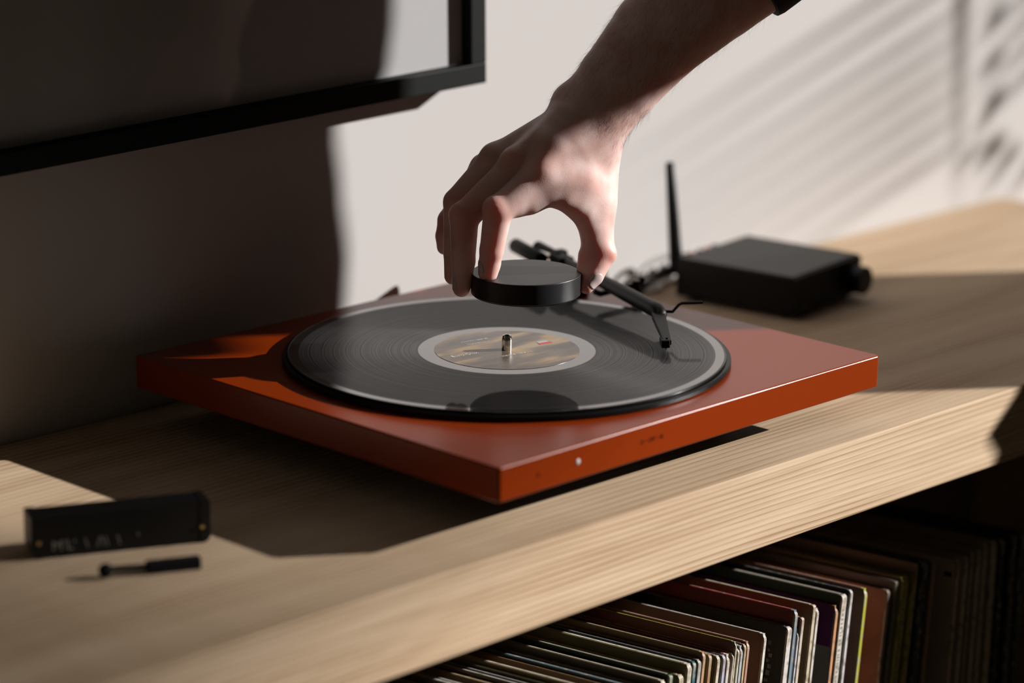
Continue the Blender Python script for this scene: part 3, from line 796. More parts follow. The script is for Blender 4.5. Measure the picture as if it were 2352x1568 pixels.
tb = empty('stylus_brush', (-0.3856, -0.05009, 0), (0, 0, -0.45376), 'tiny black stylus brush with a ball end, in front of the bar-shaped record brush', 'brush')
tag(lathe('ball_end', [(0, 0)] + [(.0044 * math.sin(math.pi * i / 16), .0044 - .0044 * math.cos(math.pi * i / 16)) for i in range(1, 16)] + [(0, .0088)], M['rubber'], tb, n=32), 'round black ball end')
tube('stem', [(.002, 0, .0048), (.026, 0, .0042)], [.0020, .0018], M['rubber'], tb, n=14)
box('handle', (.0245, .0570, -.0036, .0036, .0002, .0072), M['rubber'], tb, .0006)

# ------------------------------------------------------------------ record sleeves standing on the shelf
SHZ = -.47
ORD = ['first', 'second', 'third', 'fourth', 'fifth', 'sixth', 'seventh', 'eighth', 'ninth', 'tenth', 'eleventh', 'twelfth', 'thirteenth', 'fourteenth', 'fifteenth', 'sixteenth', 'seventeenth', 'eighteenth', 'nineteenth', 'twentieth']
def col_mat(c, tagn, rough=.6, noise=.22):
    c = tuple(v * .70 for v in c)
    key = 'card_%s_%s' % (tagn, '_'.join('%02d' % int(v * 99) for v in c))
    if key not in M:
        M[key] = pmat(key, c, rough, noise=noise, nscale=70)
        if tagn in ('spine', 'edge'):            # rubbed and browned card
            N = M[key].node_tree.nodes; Lk = M[key].node_tree.links; P = N['Principled BSDF']
            src = P.inputs['Base Color'].links[0].from_socket
            tc = N.new('ShaderNodeTexCoord'); n = N.new('ShaderNodeTexNoise'); n.inputs['Scale'].default_value = 160; n.inputs['Detail'].default_value = 5
            Lk.new(tc.outputs['Object'], n.inputs['Vector'])
            rp = N.new('ShaderNodeValToRGB'); Lk.new(n.outputs['Fac'], rp.inputs[0]); e = rp.color_ramp.elements
            e[0].position = .50; e[0].color = (0, 0, 0, 1); e[1].position = .66; e[1].color = (.75, .75, .75, 1)
            mx = N.new('ShaderNodeMix'); mx.data_type = 'RGBA'; Lk.new(rp.outputs[0], mx.inputs['Factor']); Lk.new(src, mx.inputs['A'])
            w = (.20, .14, .09) if sum(c) > .7 else (.30, .26, .20)
            mx.inputs['B'].default_value = (*w, 1); Lk.new(mx.outputs['Result'], P.inputs['Base Color'])
    return M[key]
CREAM = (.62, .54, .42); WHITE = (.66, .63, .60); PAPER = (.50, .44, .36)
SLEEVES = [
    (-0.0252, -0.1368, 0.0032, 8.5, (0.64, 0.6, 0.56), (0.2, 0.18, 0.15), (0.512, 0.48, 0.448), 'white-edged record sleeve, second to the left of the chipped green-spined one', '', -0.1707),
    (-0.0288, -0.1347, 0.0028, 8.5, (0.22, 0.12, 0.06), (0.12, 0.07, 0.04), (0.176, 0.096, 0.048), 'brown-edged record sleeve, third to the left of the chipped green-spined one', '', -0.1671),
    (-0.0324, -0.1359, 0.0046, 8.5, (0.6, 0.52, 0.38), (0.3, 0.24, 0.12), (0.48, 0.416, 0.304), 'cream-edged record sleeve, fourth to the left of the chipped green-spined one', '', -0.1697),
    (-0.0374, -0.1368, 0.003, 8.5, (0.02, 0.022, 0.025), (0.012, 0.014, 0.016), (0.016, 0.018, 0.02), 'black-edged record sleeve, fifth to the left of the chipped green-spined one', '', -0.172),
    (-0.0413, -0.1319, 0.0048, 8.5, (0.16, 0.22, 0.24), (0.03, 0.06, 0.08), (0.128, 0.176, 0.192), 'slate-edged record sleeve, sixth to the left of the chipped green-spined one', '', -0.1679),
    (-0.0465, -0.1331, 0.0034, 8.5, (0.5, 0.28, 0.1), (0.2, 0.1, 0.05), (0.4, 0.224, 0.08), 'orange-tan-edged record sleeve, seventh to the left of the chipped green-spined one', '', -0.1684),
    (-0.0507, -0.1369, 0.0049, 8.5, (0.45, 0.3, 0.13), (0.25, 0.16, 0.06), (0.36, 0.24, 0.104), 'tan-edged record sleeve, eighth to the left of the chipped green-spined one', '', -0.1693),
    (-0.0563, -0.1363, 0.0039, 8.5, (0.55, 0.5, 0.4), (0.1, 0.08, 0.06), (0.44, 0.4, 0.32), 'off-white-edged record sleeve, ninth to the left of the chipped green-spined one', '', -0.1702),
    (-0.0606, -0.1314, 0.005, 8.5, (0.6, 0.52, 0.38), (0.3, 0.24, 0.12), (0.48, 0.416, 0.304), 'cream-edged record sleeve, tenth to the left of the chipped green-spined one', '', -0.1697),
    (-0.0661, -0.1335, 0.005, 8.5, (0.3, 0.28, 0.1), (0.1, 0.1, 0.05), (0.24, 0.224, 0.08), 'olive-edged record sleeve, eleventh to the left of the chipped green-spined one', '', -0.1673),
    (-0.0719, -0.1346, 0.0039, 8.5, (0.35, 0.33, 0.3), (0.15, 0.14, 0.12), (0.28, 0.264, 0.24), 'grey-edged record sleeve, twelfth to the left of the chipped green-spined one', '', -0.1693),
    (-0.0763, -0.1354, 0.003, 8.5, (0.22, 0.12, 0.06), (0.12, 0.07, 0.04), (0.176, 0.096, 0.048), 'brown-edged record sleeve, thirteenth to the left of the chipped green-spined one', '', -0.1678),
    (-0.0797, -0.1331, 0.0027, 8.5, (0.64, 0.6, 0.56), (0.2, 0.18, 0.15), (0.512, 0.48, 0.448), 'white-edged record sleeve, fourteenth to the left of the chipped green-spined one', '', -0.1715),
    (-0.083, -0.1351, 0.0038, 8.5, (0.02, 0.022, 0.025), (0.012, 0.014, 0.016), (0.016, 0.018, 0.02), 'black-edged record sleeve, fifteenth to the left of the chipped green-spined one', '', -0.1665),
    (-0.0872, -0.1361, 0.0037, 8.5, (0.55, 0.5, 0.4), (0.1, 0.08, 0.06), (0.44, 0.4, 0.32), 'off-white-edged record sleeve, sixteenth to the left of the chipped green-spined one', '', -0.1691),
    (-0.0914, -0.1323, 0.0035, 8.5, (0.45, 0.3, 0.13), (0.25, 0.16, 0.06), (0.36, 0.24, 0.104), 'tan-edged record sleeve, seventeenth to the left of the chipped green-spined one', '', -0.1713),
    (-0.0955, -0.1368, 0.005, 8.5, (0.6, 0.52, 0.38), (0.3, 0.24, 0.12), (0.48, 0.416, 0.304), 'cream-edged record sleeve, eighteenth to the left of the chipped green-spined one', '', -0.1731),
    (-0.1009, -0.1332, 0.0046, 8.5, (0.35, 0.33, 0.3), (0.15, 0.14, 0.12), (0.28, 0.264, 0.24), 'grey-edged record sleeve, nineteenth to the left of the chipped green-spined one', '', -0.1718),
    (-0.106, -0.1343, 0.0031, 8.5, (0.16, 0.22, 0.24), (0.03, 0.06, 0.08), (0.128, 0.176, 0.192), 'slate-edged record sleeve, twentieth to the left of the chipped green-spined one', '', -0.1732),
    (-0.1098, -0.1308, 0.0049, 8.5, (0.55, 0.5, 0.4), (0.1, 0.08, 0.06), (0.44, 0.4, 0.32), 'off-white-edged record sleeve, twenty-first to the left of the chipped green-spined one', '', -0.1684),
    (-0.1156, -0.1352, 0.0026, 8.5, (0.16, 0.22, 0.24), (0.03, 0.06, 0.08), (0.128, 0.176, 0.192), 'slate-edged record sleeve, twenty-second to the left of the chipped green-spined one', '', -0.1724),
    (-0.1189, -0.1327, 0.0048, 8.5, (0.35, 0.33, 0.3), (0.15, 0.14, 0.12), (0.28, 0.264, 0.24), 'grey-edged record sleeve, twenty-third to the left of the chipped green-spined one', '', -0.173),
    (-0.1244, -0.1365, 0.0049, 8.5, (0.16, 0.22, 0.24), (0.03, 0.06, 0.08), (0.128, 0.176, 0.192), 'slate-edged record sleeve, twenty-fourth to the left of the chipped green-spined one', '', -0.1708),
    (-0.1302, -0.135, 0.0035, 8.5, (0.6, 0.52, 0.38), (0.3, 0.24, 0.12), (0.48, 0.416, 0.304), 'cream-edged record sleeve, twenty-fifth to the left of the chipped green-spined one', '', -0.1703),
    (-0.1342, -0.1335, 0.0047, 8.5, (0.16, 0.22, 0.24), (0.03, 0.06, 0.08), (0.128, 0.176, 0.192), 'slate-edged record sleeve, twenty-sixth to the left of the chipped green-spined one', '', -0.1704),
    (-0.1393, -0.1371, 0.005, 8.5, (0.64, 0.6, 0.56), (0.2, 0.18, 0.15), (0.512, 0.48, 0.448), 'white-edged record sleeve, twenty-seventh to the left of the chipped green-spined one', '', -0.1731),
    (-0.1447, -0.1333, 0.0044, 8.5, (0.45, 0.3, 0.13), (0.25, 0.16, 0.06), (0.36, 0.24, 0.104), 'tan-edged record sleeve, twenty-eighth to the left of the chipped green-spined one', '', -0.1697),
    (-0.1498, -0.1366, 0.0034, 8.5, (0.6, 0.52, 0.38), (0.3, 0.24, 0.12), (0.48, 0.416, 0.304), 'cream-edged record sleeve, twenty-ninth to the left of the chipped green-spined one', '', -0.1698),
    (-0.1539, -0.1342, 0.0037, 8.5, (0.22, 0.12, 0.06), (0.12, 0.07, 0.04), (0.176, 0.096, 0.048), 'brown-edged record sleeve, thirtieth to the left of the chipped green-spined one', '', -0.1718),
    (-0.1582, -0.1344, 0.0027, 8.5, (0.55, 0.5, 0.4), (0.1, 0.08, 0.06), (0.44, 0.4, 0.32), 'off-white-edged record sleeve, thirty-first to the left of the chipped green-spined one', '', -0.169),
    (-0.1614, -0.1373, 0.0032, 8.5, (0.22, 0.12, 0.06), (0.12, 0.07, 0.04), (0.176, 0.096, 0.048), 'brown-edged record sleeve, thirty-second to the left of the chipped green-spined one', '', -0.1717),
    (-0.1651, -0.1346, 0.0031, 8.5, (0.22, 0.12, 0.06), (0.12, 0.07, 0.04), (0.176, 0.096, 0.048), 'brown-edged record sleeve, thirty-third to the left of the chipped green-spined one', '', -0.1717),
    (-0.1687, -0.1335, 0.0049, 8.5, (0.02, 0.022, 0.025), (0.012, 0.014, 0.016), (0.016, 0.018, 0.02), 'black-edged record sleeve, thirty-fourth to the left of the chipped green-spined one', '', -0.1666),
    (-0.1741, -0.1314, 0.0049, 8.5, (0.3, 0.28, 0.1), (0.1, 0.1, 0.05), (0.24, 0.224, 0.08), 'olive-edged record sleeve, thirty-fifth to the left of the chipped green-spined one', '', -0.1685),
    (-0.1793, -0.136, 0.0036, 8.5, (0.55, 0.5, 0.4), (0.1, 0.08, 0.06), (0.44, 0.4, 0.32), 'off-white-edged record sleeve, thirty-sixth to the left of the chipped green-spined one', '', -0.1674),
    (-0.1838, -0.1354, 0.005, 8.5, (0.02, 0.022, 0.025), (0.012, 0.014, 0.016), (0.016, 0.018, 0.02), 'black-edged record sleeve, thirty-seventh to the left of the chipped green-spined one', '', -0.1702),
    (-0.1896, -0.1338, 0.0034, 8.5, (0.55, 0.5, 0.4), (0.1, 0.08, 0.06), (0.44, 0.4, 0.32), 'off-white-edged record sleeve, thirty-eighth to the left of the chipped green-spined one', '', -0.1689),
    (-0.1937, -0.1308, 0.0033, 8.5, (0.55, 0.5, 0.4), (0.1, 0.08, 0.06), (0.44, 0.4, 0.32), 'off-white-edged record sleeve, thirty-ninth to the left of the chipped green-spined one', '', -0.173),
    (-0.1979, -0.1362, 0.0051, 8.5, (0.3, 0.28, 0.1), (0.1, 0.1, 0.05), (0.24, 0.224, 0.08), 'olive-edged record sleeve, fortieth to the left of the chipped green-spined one', '', -0.1707),
    (-0.2037, -0.1328, 0.0046, 8.5, (0.16, 0.22, 0.24), (0.03, 0.06, 0.08), (0.128, 0.176, 0.192), 'slate-edged record sleeve, forty-first to the left of the chipped green-spined one', '', -0.1731),
    (-0.2087, -0.1342, 0.0043, 8.5, (0.35, 0.33, 0.3), (0.15, 0.14, 0.12), (0.28, 0.264, 0.24), 'grey-edged record sleeve, forty-second to the left of the chipped green-spined one', '', -0.1707),
    (-0.2135, -0.131, 0.0047, 8.5, (0.22, 0.12, 0.06), (0.12, 0.07, 0.04), (0.176, 0.096, 0.048), 'brown-edged record sleeve, forty-third to the left of the chipped green-spined one', '', -0.1734),
    (-0.219, -0.1321, 0.0029, 8.5, (0.5, 0.28, 0.1), (0.2, 0.1, 0.05), (0.4, 0.224, 0.08), 'orange-tan-edged record sleeve, forty-fourth to the left of the chipped green-spined one', '', -0.1708),
    (-0.2224, -0.1364, 0.0027, 8.5, (0.22, 0.12, 0.06), (0.12, 0.07, 0.04), (0.176, 0.096, 0.048), 'brown-edged record sleeve, forty-fifth to the left of the chipped green-spined one', '', -0.1692),
    (-0.2259, -0.1342, 0.0041, 8.5, (0.5, 0.28, 0.1), (0.2, 0.1, 0.05), (0.4, 0.224, 0.08), 'orange-tan-edged record sleeve, forty-sixth to the left of the chipped green-spined one', '', -0.1698),
    (-0.2303, -0.1367, 0.0027, 8.5, (0.35, 0.33, 0.3), (0.15, 0.14, 0.12), (0.28, 0.264, 0.24), 'grey-edged record sleeve, forty-seventh to the left of the chipped green-spined one', '', -0.1696),
    (-0.2334, -0.135, 0.0046, 8.5, (0.6, 0.52, 0.38), (0.3, 0.24, 0.12), (0.48, 0.416, 0.304), 'cream-edged record sleeve, forty-eighth to the left of the chipped green-spined one', '', -0.1681),
    (-0.0204, -0.1315, 0.0042, 8.5, (0.68, 0.64, 0.52), (0.25, 0.2, 0.12), (0.45, 0.4, 0.3), 'cream sleeve with a thick pale spine, just left of the green-spined one', '', -0.1705),
    (-0.0135, -0.1294, 0.0036, 8.5, (0.05, 0.13, 0.05), (0.012, 0.03, 0.02), (0.3, 0.28, 0.22), 'sleeve with a chipped green spine and a black-green cover', '', -0.1705),
    (-0.0026, -0.1324, 0.005, 8.5, (0.6, 0.54, 0.38), (0.3, 0.25, 0.12), (0.6, 0.5, 0.36), 'worn cream sleeve with a frayed rounded corner, just right of the green-spined one', '', -0.1705),
    (0.0055, -0.1269, 0.0046, 8.5, (0.72, 0.68, 0.56), (0.4, 0.34, 0.15), (0.62, 0.58, 0.46), 'thick cream box-like sleeve with an olive cover, just left of the dark teal one', '', -0.1705),
    (0.0099, -0.1265, 0.003, 8.5, (0.02, 0.12, 0.16), (0.012, 0.03, 0.04), (0.25, 0.26, 0.26), 'dark teal-spined sleeve beside the thick cream box-like one', '', -0.1705),
    (0.0152, -0.1264, 0.0036, 8.5, (0.5, 0.48, 0.45), (0.2, 0.18, 0.16), (0.5, 0.42, 0.36), 'grey-white sleeve with a torn top corner, between the dark teal and the orange-tan ones', '', -0.1705),
    (0.0194, -0.1223, 0.0028, 8.5, (0.55, 0.33, 0.18), (0.3, 0.2, 0.08), (0.4, 0.28, 0.14), 'thin orange-tan sleeve rising above its worn neighbours, right of the torn grey-white one', '', -0.1705),
    (0.0258, -0.1259, 0.003, 8.5, (0.38, 0.22, 0.1), (0.18, 0.13, 0.06), (0.35, 0.25, 0.15), 'brown sleeve with a flaking orange corner, right of the thin orange-tan one', '', -0.1705),
    (0.0344, -0.1291, 0.0032, 8.5, (0.68, 0.6, 0.48), (0.14, 0.1, 0.05), (0.45, 0.3, 0.2), 'cream-spined sleeve just left of the lavender one', '', -0.1705),
    (0.0402, -0.1304, 0.0028, 8.5, (0.5, 0.49, 0.62), (0.05, 0.07, 0.08), (0.05, 0.05, 0.06), 'pale lavender-spined record sleeve between two cream ones', '', -0.1705),
    (0.0447, -0.1307, 0.003, 8.5, (0.66, 0.62, 0.54), (0.1, 0.04, 0.04), (0.75, 0.18, 0.16), 'white-spined sleeve with a pinkish red corner, just right of the lavender one', '', -0.1705),
    (0.0502, -0.1312, 0.003, 8.5, (0.6, 0.5, 0.38), (0.32, 0.13, 0.08), (0.5, 0.45, 0.4), 'cream-spined sleeve with a reddish brown cover, second right of the lavender one', '', -0.1705),
    (0.0516, -0.1237, 0.0012, 8.5, (0.62, 0.6, 0.48), (0.2, 0.06, 0.05), (0.62, 0.62, 0.06), 'sleeve with a bright yellow top edge and a maroon cover', '', -0.1705),
    (0.0551, -0.1297, 0.0026, 8.5, (0.58, 0.52, 0.42), (0.15, 0.15, 0.13), (0.45, 0.42, 0.3), 'narrow cream sleeve just right of the one with the bright yellow top edge', '', -0.1705),
    (0.0582, -0.1283, 0.0027, 8.5, (0.44, 0.49, 0.54), (0.14, 0.15, 0.14), (0.42, 0.38, 0.3), 'pale blue-grey spined sleeve with a dark notch, left of the tan one', '', -0.1705),
    (0.0618, -0.128, 0.0026, 8.5, (0.55, 0.38, 0.2), (0.2, 0.14, 0.08), (0.4, 0.3, 0.18), 'tan-spined sleeve between the blue-grey and the dark pink ones', '', -0.1705),
    (0.065, -0.127, 0.0026, 8.5, (0.5, 0.24, 0.18), (0.3, 0.15, 0.1), (0.5, 0.3, 0.22), 'dusty dark pink spined sleeve left of a wide brown cover', '', -0.1705),
    (0.0828, -0.126, 0.003, 8.5, (0.74, 0.72, 0.66), (0.22, 0.14, 0.07), (0.66, 0.62, 0.58), 'white-spined sleeve with a flared top corner and a dark brown cover', '', -0.1705),
    (0.1104, -0.1279, 0.006, 8.5, (0.7, 0.66, 0.62), (0.018, 0.019, 0.017), (0.42, 0.36, 0.32), 'white-spined sleeve with a black cover and pale lettering', 'lettering', -0.1705),
    (0.116, -0.1175, 0.0034, 8.5, (0.18, 0.25, 0.3), (0.24, 0.016, 0.012), (0.35, 0.06, 0.05), 'tall red-covered sleeve with a slate-blue spine', '', -0.1705),
    (0.1187, -0.1323, 0.0023, 8.5, (0.66, 0.68, 0.74), (0.24, 0.2, 0.15), (0.45, 0.42, 0.38), 'pale bluish white sleeve just right of the white-spined one with a lettered black cover', '', -0.1705),
    (0.123, -0.1248, 0.003, 8.5, (0.66, 0.56, 0.46), (0.05, 0.045, 0.03), (0.4, 0.35, 0.28), 'cream-spined sleeve with a dark cover, just right of the tall red one', '', -0.1705),
    (0.1355, -0.1187, 0.0034, 8.5, (0.66, 0.56, 0.4), (0.34, 0.24, 0.11), (0.62, 0.54, 0.4), 'cream sleeve with a smoothly rounded corner and a wide tan cover', '', -0.1705),
    (0.1391, -0.1222, 0.0026, 8.5, (0.7, 0.66, 0.6), (0.03, 0.03, 0.03), (0.3, 0.25, 0.2), 'narrow white-spined sleeve right of the wide tan cover', '', -0.1705),
    (0.161, -0.1256, 0.0032, 8.5, (0.62, 0.3, 0.14), (0.16, 0.008, 0.12), (0.16, 0.01, 0.1), 'sleeve with an orange and magenta spine and a purple and grey cover', 'two_tone', -0.1705),
    (0.17, -0.1197, 0.0062, 8.5, (0.68, 0.62, 0.54), (0.06, 0.08, 0.05), (0.3, 0.25, 0.2), 'wide off-white spined sleeve with tiny lettering, right of the purple one', 'spine', -0.1705),
    (0.1767, -0.1182, 0.0028, 8.5, (0.66, 0.64, 0.64), (0.012, 0.014, 0.016), (0.06, 0.06, 0.06), 'black sleeve with a pointed white corner, right of the wide off-white one', '', -0.1705),
    (0.1937, -0.1212, 0.0036, 8.5, (0.42, 0.42, 0.03), (0.48, 0.25, 0.17), (0.3, 0.15, 0.1), 'dusty pink covered sleeve with a yellow and green spine', 'ring', -0.1705),
    (0.2204, -0.1292, 0.0036, 8.5, (0.62, 0.48, 0.42), (0.45, 0.2, 0.11), (0.35, 0.2, 0.15), 'salmon-brown covered sleeve with a pale pink spine, rightmost of the sunlit ones', '', -0.1705),
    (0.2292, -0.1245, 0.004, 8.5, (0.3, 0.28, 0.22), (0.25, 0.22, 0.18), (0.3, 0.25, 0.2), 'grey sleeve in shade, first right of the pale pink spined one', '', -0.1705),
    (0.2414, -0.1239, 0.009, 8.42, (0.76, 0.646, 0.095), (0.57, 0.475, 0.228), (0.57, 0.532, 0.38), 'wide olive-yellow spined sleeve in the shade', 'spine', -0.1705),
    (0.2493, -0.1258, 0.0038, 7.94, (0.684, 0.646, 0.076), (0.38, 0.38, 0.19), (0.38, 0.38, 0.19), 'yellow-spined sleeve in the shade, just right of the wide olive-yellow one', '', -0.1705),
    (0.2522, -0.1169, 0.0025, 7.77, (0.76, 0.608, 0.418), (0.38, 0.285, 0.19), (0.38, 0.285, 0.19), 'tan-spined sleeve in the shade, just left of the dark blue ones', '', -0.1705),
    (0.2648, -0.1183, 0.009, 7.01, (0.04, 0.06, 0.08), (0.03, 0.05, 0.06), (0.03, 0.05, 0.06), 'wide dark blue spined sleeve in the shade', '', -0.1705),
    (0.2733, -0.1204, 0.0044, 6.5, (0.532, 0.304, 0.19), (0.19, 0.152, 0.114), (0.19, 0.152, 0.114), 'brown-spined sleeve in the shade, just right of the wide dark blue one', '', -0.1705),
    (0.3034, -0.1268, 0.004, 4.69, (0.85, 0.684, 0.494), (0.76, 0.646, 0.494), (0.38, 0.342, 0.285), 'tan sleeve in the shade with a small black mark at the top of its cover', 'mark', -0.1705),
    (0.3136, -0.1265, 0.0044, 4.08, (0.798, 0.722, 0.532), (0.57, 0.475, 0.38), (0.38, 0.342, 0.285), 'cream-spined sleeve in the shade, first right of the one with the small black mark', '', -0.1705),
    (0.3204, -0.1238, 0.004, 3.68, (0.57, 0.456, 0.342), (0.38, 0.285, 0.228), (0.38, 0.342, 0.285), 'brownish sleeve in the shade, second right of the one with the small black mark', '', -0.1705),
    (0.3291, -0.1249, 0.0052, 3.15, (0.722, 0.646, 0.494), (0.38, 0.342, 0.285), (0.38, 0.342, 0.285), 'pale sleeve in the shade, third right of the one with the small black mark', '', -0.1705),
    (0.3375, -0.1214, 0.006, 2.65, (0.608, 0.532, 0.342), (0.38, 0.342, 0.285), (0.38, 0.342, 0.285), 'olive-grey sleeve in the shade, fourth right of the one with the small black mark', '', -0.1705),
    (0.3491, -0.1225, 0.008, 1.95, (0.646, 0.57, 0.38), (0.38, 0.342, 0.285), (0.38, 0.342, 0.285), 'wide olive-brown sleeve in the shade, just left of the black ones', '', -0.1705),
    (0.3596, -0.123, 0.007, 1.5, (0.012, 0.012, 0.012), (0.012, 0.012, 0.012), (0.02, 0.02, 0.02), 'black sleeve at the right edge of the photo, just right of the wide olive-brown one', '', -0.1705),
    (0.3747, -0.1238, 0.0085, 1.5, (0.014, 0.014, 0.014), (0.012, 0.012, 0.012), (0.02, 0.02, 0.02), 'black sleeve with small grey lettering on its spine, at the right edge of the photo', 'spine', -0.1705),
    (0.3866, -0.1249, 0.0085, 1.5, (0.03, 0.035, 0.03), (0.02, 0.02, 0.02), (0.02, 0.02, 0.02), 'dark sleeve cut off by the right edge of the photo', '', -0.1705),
]
smesh = {}
def sleeve(x, z, th, lean, yaw, spine, cover, edge, label, yfront=SF + .012, low=0.0, extra=None):
    h = (z - low - SHZ - .0015) / math.cos(lean)
    root = empty('record_sleeve', (x, yfront, z - low), (0, 0, 0), label, 'record sleeve', 'record sleeves standing under the sideboard top')
    root.matrix_world = Matrix.Translation((x, yfront, z - low)) @ Matrix.Rotation(yaw, 4, 'Z') @ Matrix.Rotation(lean, 4, 'Y')
    dd = min(.308, .330 * math.cos(yaw))
    # cover: slightly bulging card case with rounded front corner
    rr = .0016 + .0045 * ((x * 7919.0) % 1.0)
    def card(name, x0, x1, y0, y1, mat, z0=-h, z1=0.0, r=rr):
        bm = bmesh.new(); prof = [(y0, z0)]
        for i in range(5):
            a = math.pi / 2 * i / 4
            prof.append((y0 + r - r * math.cos(a), z1 - r + r * math.sin(a)))
        prof += [(y1, z1), (y1, z0)]
        A = [bm.verts.new((x0, p[0], p[1])) for p in prof]; B = [bm.verts.new((x1, p[0], p[1])) for p in prof]
        bm.faces.new(A); bm.faces.new(B[::-1])
        for i in range(len(A)):
            j = (i + 1) % len(A); bm.faces.new((A[i], B[i], B[j], A[j]))
        bmesh.ops.recalc_face_normals(bm, faces=bm.faces)
        return link(name, mesh_of(bm, name), mat, root)
    card('cover', -th, 0, .0006, dd, cover)
    card('spine', -th * 1.02, .0001, 0, .0016, spine, r=rr)
    box('top_edge', (-th * .80, -th * .14, .004, dd - .001, -.0002, .0003), edge, root)
    if extra: extra(root, th, h)
    return root

def lettering(root, th, h):
    rnd = random.Random(5)
    bm = bmesh.new(); zc = -.012
    while zc > -.085:
        s = rnd.uniform(.0018, .0036)
        for k in range(2):
            w = rnd.uniform(.0010, .0022); y0 = .0105 + rnd.uniform(0, .0022)
            b2 = box_bm(-th - .0002, -th + .0001, y0, y0 + w, zc - s, zc)
            tmp = bpy.data.meshes.new('t'); b2.to_mesh(tmp); b2.free(); bm.from_mesh(tmp); bpy.data.meshes.remove(tmp)
        zc -= s + rnd.uniform(.0010, .0030)
    tag(link('cover_lettering', mesh_of(bm, 'cover_lettering'), M['print_grey'], root), 'pale lettering running down the cover')
def two_tone(root, th, h):
    tag(box('cover_band', (-th - .0003, -th + .0001, .0010, .20, -h, -.0300), col_mat((.36, .31, .26), 'band'), root), 'grey lower part of the cover')
def ring_mark(root, th, h):
    bm = bmesh.new(); n = 40
    for k in range(n):
        a0, a1 = [2 * math.pi * (q) / n for q in (k, k + 1)]
        vs = [bm.verts.new((-th - .0003, .045 + r * math.cos(a), -.010 + r * math.sin(a))) for r, a in ((.0185, a0), (.0195, a0), (.0195, a1), (.0185, a1)) if True]
        if all(v.co.z < -.001 and v.co.y > .001 for v in vs): bm.faces.new(vs)
        else: [bm.verts.remove(v) for v in vs]
    if bm.faces: tag(link('ring_wear', mesh_of(bm, 'ring_wear'), col_mat((.12, .06, .04), 'ring'), root), 'dark worn ring on the cover')
def small_mark(root, th, h):
    box('printed_mark', (-th - .0003, -th + .0001, .0040, .0100, -.0130, -.0095), M['print_dark'], root)
def spine_print(root, th, h):
    rnd = random.Random(11); bm = bmesh.new(); zc = -.010
    while zc > -.12:
        s = rnd.uniform(.0008, .0022)
        b2 = box_bm(-th * .75, -th * .3, -.0002, .0001, zc - s, zc)
        tmp = bpy.data.meshes.new('t'); b2.to_mesh(tmp); b2.free(); bm.from_mesh(tmp); bpy.data.meshes.remove(tmp)
        zc -= s + rnd.uniform(.0006, .0026)
    tag(link('spine_lettering', mesh_of(bm, 'spine_lettering'), M['print_grey'], root), 'small grey lettering on the spine')
EX = {'lettering': lettering, 'two_tone': two_tone, 'ring': ring_mark, 'mark': small_mark, 'spine': spine_print}
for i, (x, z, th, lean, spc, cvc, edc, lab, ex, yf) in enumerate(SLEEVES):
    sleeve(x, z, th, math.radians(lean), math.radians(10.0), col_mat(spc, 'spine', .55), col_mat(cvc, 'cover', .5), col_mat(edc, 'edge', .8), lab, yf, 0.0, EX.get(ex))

# ------------------------------------------------------------------ outside the frame: added sun blockers shaped to cast the shadows
CX = 1.10  # added unseen sheet, its outline shaped to cast the large shadow edges
rows = [(-0.61, -0.81, -0.27), (-0.3, -0.805, -0.27), (0, -0.803, -0.28), (0.194, -0.803, -0.305), (0.262, -0.8, -0.302), (0.285, -0.745, -0.303), (0.3, -0.727, -0.312), (0.324, -0.737, -0.345), (0.336, -0.712, -0.362), (0.4, -0.712, -0.435), (0.459, -0.708, -0.52), (0.48, -0.706, -0.545), (0.505, -0.7, -0.546), (0.525, -0.7, -0.54), (0.56, -0.69, -0.538), (0.575, -0.668, -0.539), (0.594, -0.668, -0.541), (0.603, -0.725, -0.542), (0.625, -0.735, -0.543), (0.655, -0.735, -0.546), (0.685, -0.738, -0.545), (0.693, -0.79, -0.541), (0.698, -0.86, -0.541), (0.72, -0.9, -0.538), (0.78, -0.95, -0.536), (0.85, -1.3, -0.536), (1.5, -1.45, -0.536)]
bm = bmesh.new(); nf = 40; gr = []
for side in (0, .006):
    g2 = []
    for z, yl, yr in rows:
        g2.append([bm.verts.new((CX + side + .010 * math.sin(k * 1.9), yl + (yr - yl) * k / nf, z)) for k in range(nf + 1)])
    gr.append(g2)
for g2 in gr:
    for a, b in zip(g2[:-1], g2[1:]):
        for k in range(nf): bm.faces.new((a[k], a[k + 1], b[k + 1], b[k]))
for a, b in zip(gr[0][:-1], gr[0][1:]): pass
for i in range(len(rows) - 1):
    for k in (0, nf):
        bm.faces.new((gr[0][i][k], gr[0][i + 1][k], gr[1][i + 1][k], gr[1][i][k]))
bmesh.ops.recalc_face_normals(bm, faces=bm.faces)
cu = link('sun_blocker', mesh_of(bm, 'sun_blocker'), M['sun_blocker'])
tag(cu, 'added dark grey cloth sheet, cut to shade the wall, table and arm', 'sun_blocker')

sc = empty('shade_slats', (4.90, -3.60, -.62), label='added unseen horizontal slats dimming the sun on the left of the sideboard', cat='slat_blocker')  # added unseen slats that dim the sun on the left of the table
for k in range(34):
    zM = .575 + k * .022
    cov = min(.62, max(.05, (zM - .57) * 4.4))
    P_ = Vector((1.1, -.975, zM)) - LN * 5.0
    o = box('shade_slat', (P_.x - .004, P_.x + .004, P_.y - 1.5, P_.y, P_.z - .011 * cov, P_.z + .011 * cov), M['wood_dark'], sc)
    o.matrix_parent_inverse = Matrix.Translation(-sc.location)
for yy in (-.60, -1.5):
    P_ = Vector((1.1, -.885, .47)) - LN * 5.0
    o = box('post', (P_.x + .006, P_.x + .03, P_.y + yy - .012, P_.y + yy + .012, -.62, P_.z + .82), M['wood_dark'], sc)
    o.matrix_parent_inverse = Matrix.Translation(-sc.location)

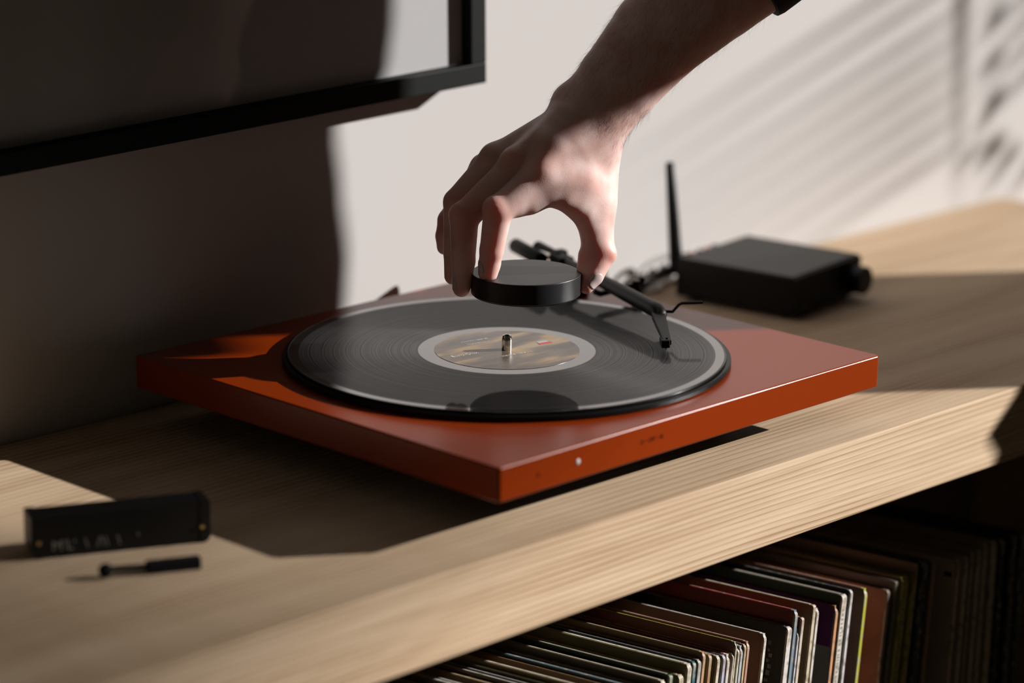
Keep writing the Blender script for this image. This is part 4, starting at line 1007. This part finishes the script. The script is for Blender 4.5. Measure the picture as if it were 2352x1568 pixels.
pm = empty('palm_blocker', (2.55, -1.30, -.62), label='added unseen palm-like blocker casting streaks of shade on the wall', cat='leaf_blocker')  # added unseen palm shape, leaflets placed to cast the wall streaks
lathe('blocker_pot', [(0, 0), (.14, 0), (.18, .30), (.165, .30), (.15, .27), (0, .27)], M['black_matte'], pm, n=40)
leafs = [((0.2923, 0.0932), (0.7858, 0.2409), 2.5, 0.0038), ((0.7794, 0.2395), (0.9413, 0.3244), 2.3, 0.005), ((0.3285, 0.0783), (0.788, 0.2131), 2.5, 0.0038), ((0.7816, 0.2117), (0.9442, 0.296), 2.3, 0.005), ((0.3499, 0.0576), (0.7904, 0.1839), 2.5, 0.0038), ((0.7839, 0.1826), (0.9472, 0.2662), 2.3, 0.005), ((0.361, 0.0377), (0.7924, 0.159), 2.5, 0.0038), ((0.7859, 0.1577), (0.9497, 0.2407), 2.3, 0.005), ((0.3723, 0.0183), (0.7944, 0.1347), 2.5, 0.0038), ((0.7879, 0.1335), (0.9522, 0.2159), 2.3, 0.005), ((0.3836, -0.0013), (0.7964, 0.1103), 2.5, 0.0038), ((0.7899, 0.1091), (0.9548, 0.1909), 2.3, 0.005), ((0.4168, -0.0155), (0.7984, 0.0858), 2.5, 0.0038), ((0.7918, 0.0846), (0.9573, 0.1658), 2.3, 0.005), ((0.4674, -0.0279), (0.8006, 0.059), 2.5, 0.0038), ((0.794, 0.0579), (0.9601, 0.1385), 2.3, 0.005), ((0.8231, 0.1512), (0.8612, 0.1815), 1.8, 0.0072), ((0.823, 0.1128), (0.8616, 0.1388), 1.8, 0.0072), ((0.8274, 0.0611), (0.8647, 0.1036), 1.8, 0.0096), ((0.8271, 0.0241), (0.8686, 0.0597), 1.8, 0.010799999999999999), ((0.8327, -0.0017), (0.8977, 0.0475), 1.8, 0.006), ((0.8751, -0.0123), (0.9409, 0.0416), 1.8, 0.006), ((0.7899, 0.0254), (0.8346, 0.056), 1.8, 0.0048), ((0.8048, -0.0348), (0.793, 0.2732), 2.0, 0.006)]
crown = Vector((2.55, -1.30, .55))
tube('blocker_trunk', [(0, 0, .25), (.01, 0, .7), crown - Vector(pm.location)], [.03, .022, .014], M['blocker_leaf'], pm, n=12)
for (a, b, s, w) in leafs:
    A = Vector((a[0], WY, a[1])) - LN * s; B = Vector((b[0], WY, b[1])) - LN * s
    d = (B - A).normalized(); sd = d.cross(LN).normalized()
    bm = bmesh.new(); r = []
    for t, f in ((0, .0), (.25, .25), (.5, .55), (.8, 1), (.92, .9), (1, .6)):
        c = A.lerp(B, t); r.append([bm.verts.new(c - sd * w * f), bm.verts.new(c + LN * w * .35), bm.verts.new(c + sd * w * f)])
    for p_, q_ in zip(r[:-1], r[1:]):
        bm.faces.new((p_[0], p_[1], q_[1], q_[0])); bm.faces.new((p_[1], p_[2], q_[2], q_[1]))
    o = link('streak_leaflet', mesh_of(bm, 'streak_leaflet'), M['blocker_leaf'], pm); o.matrix_parent_inverse = Matrix.Translation(-pm.location)
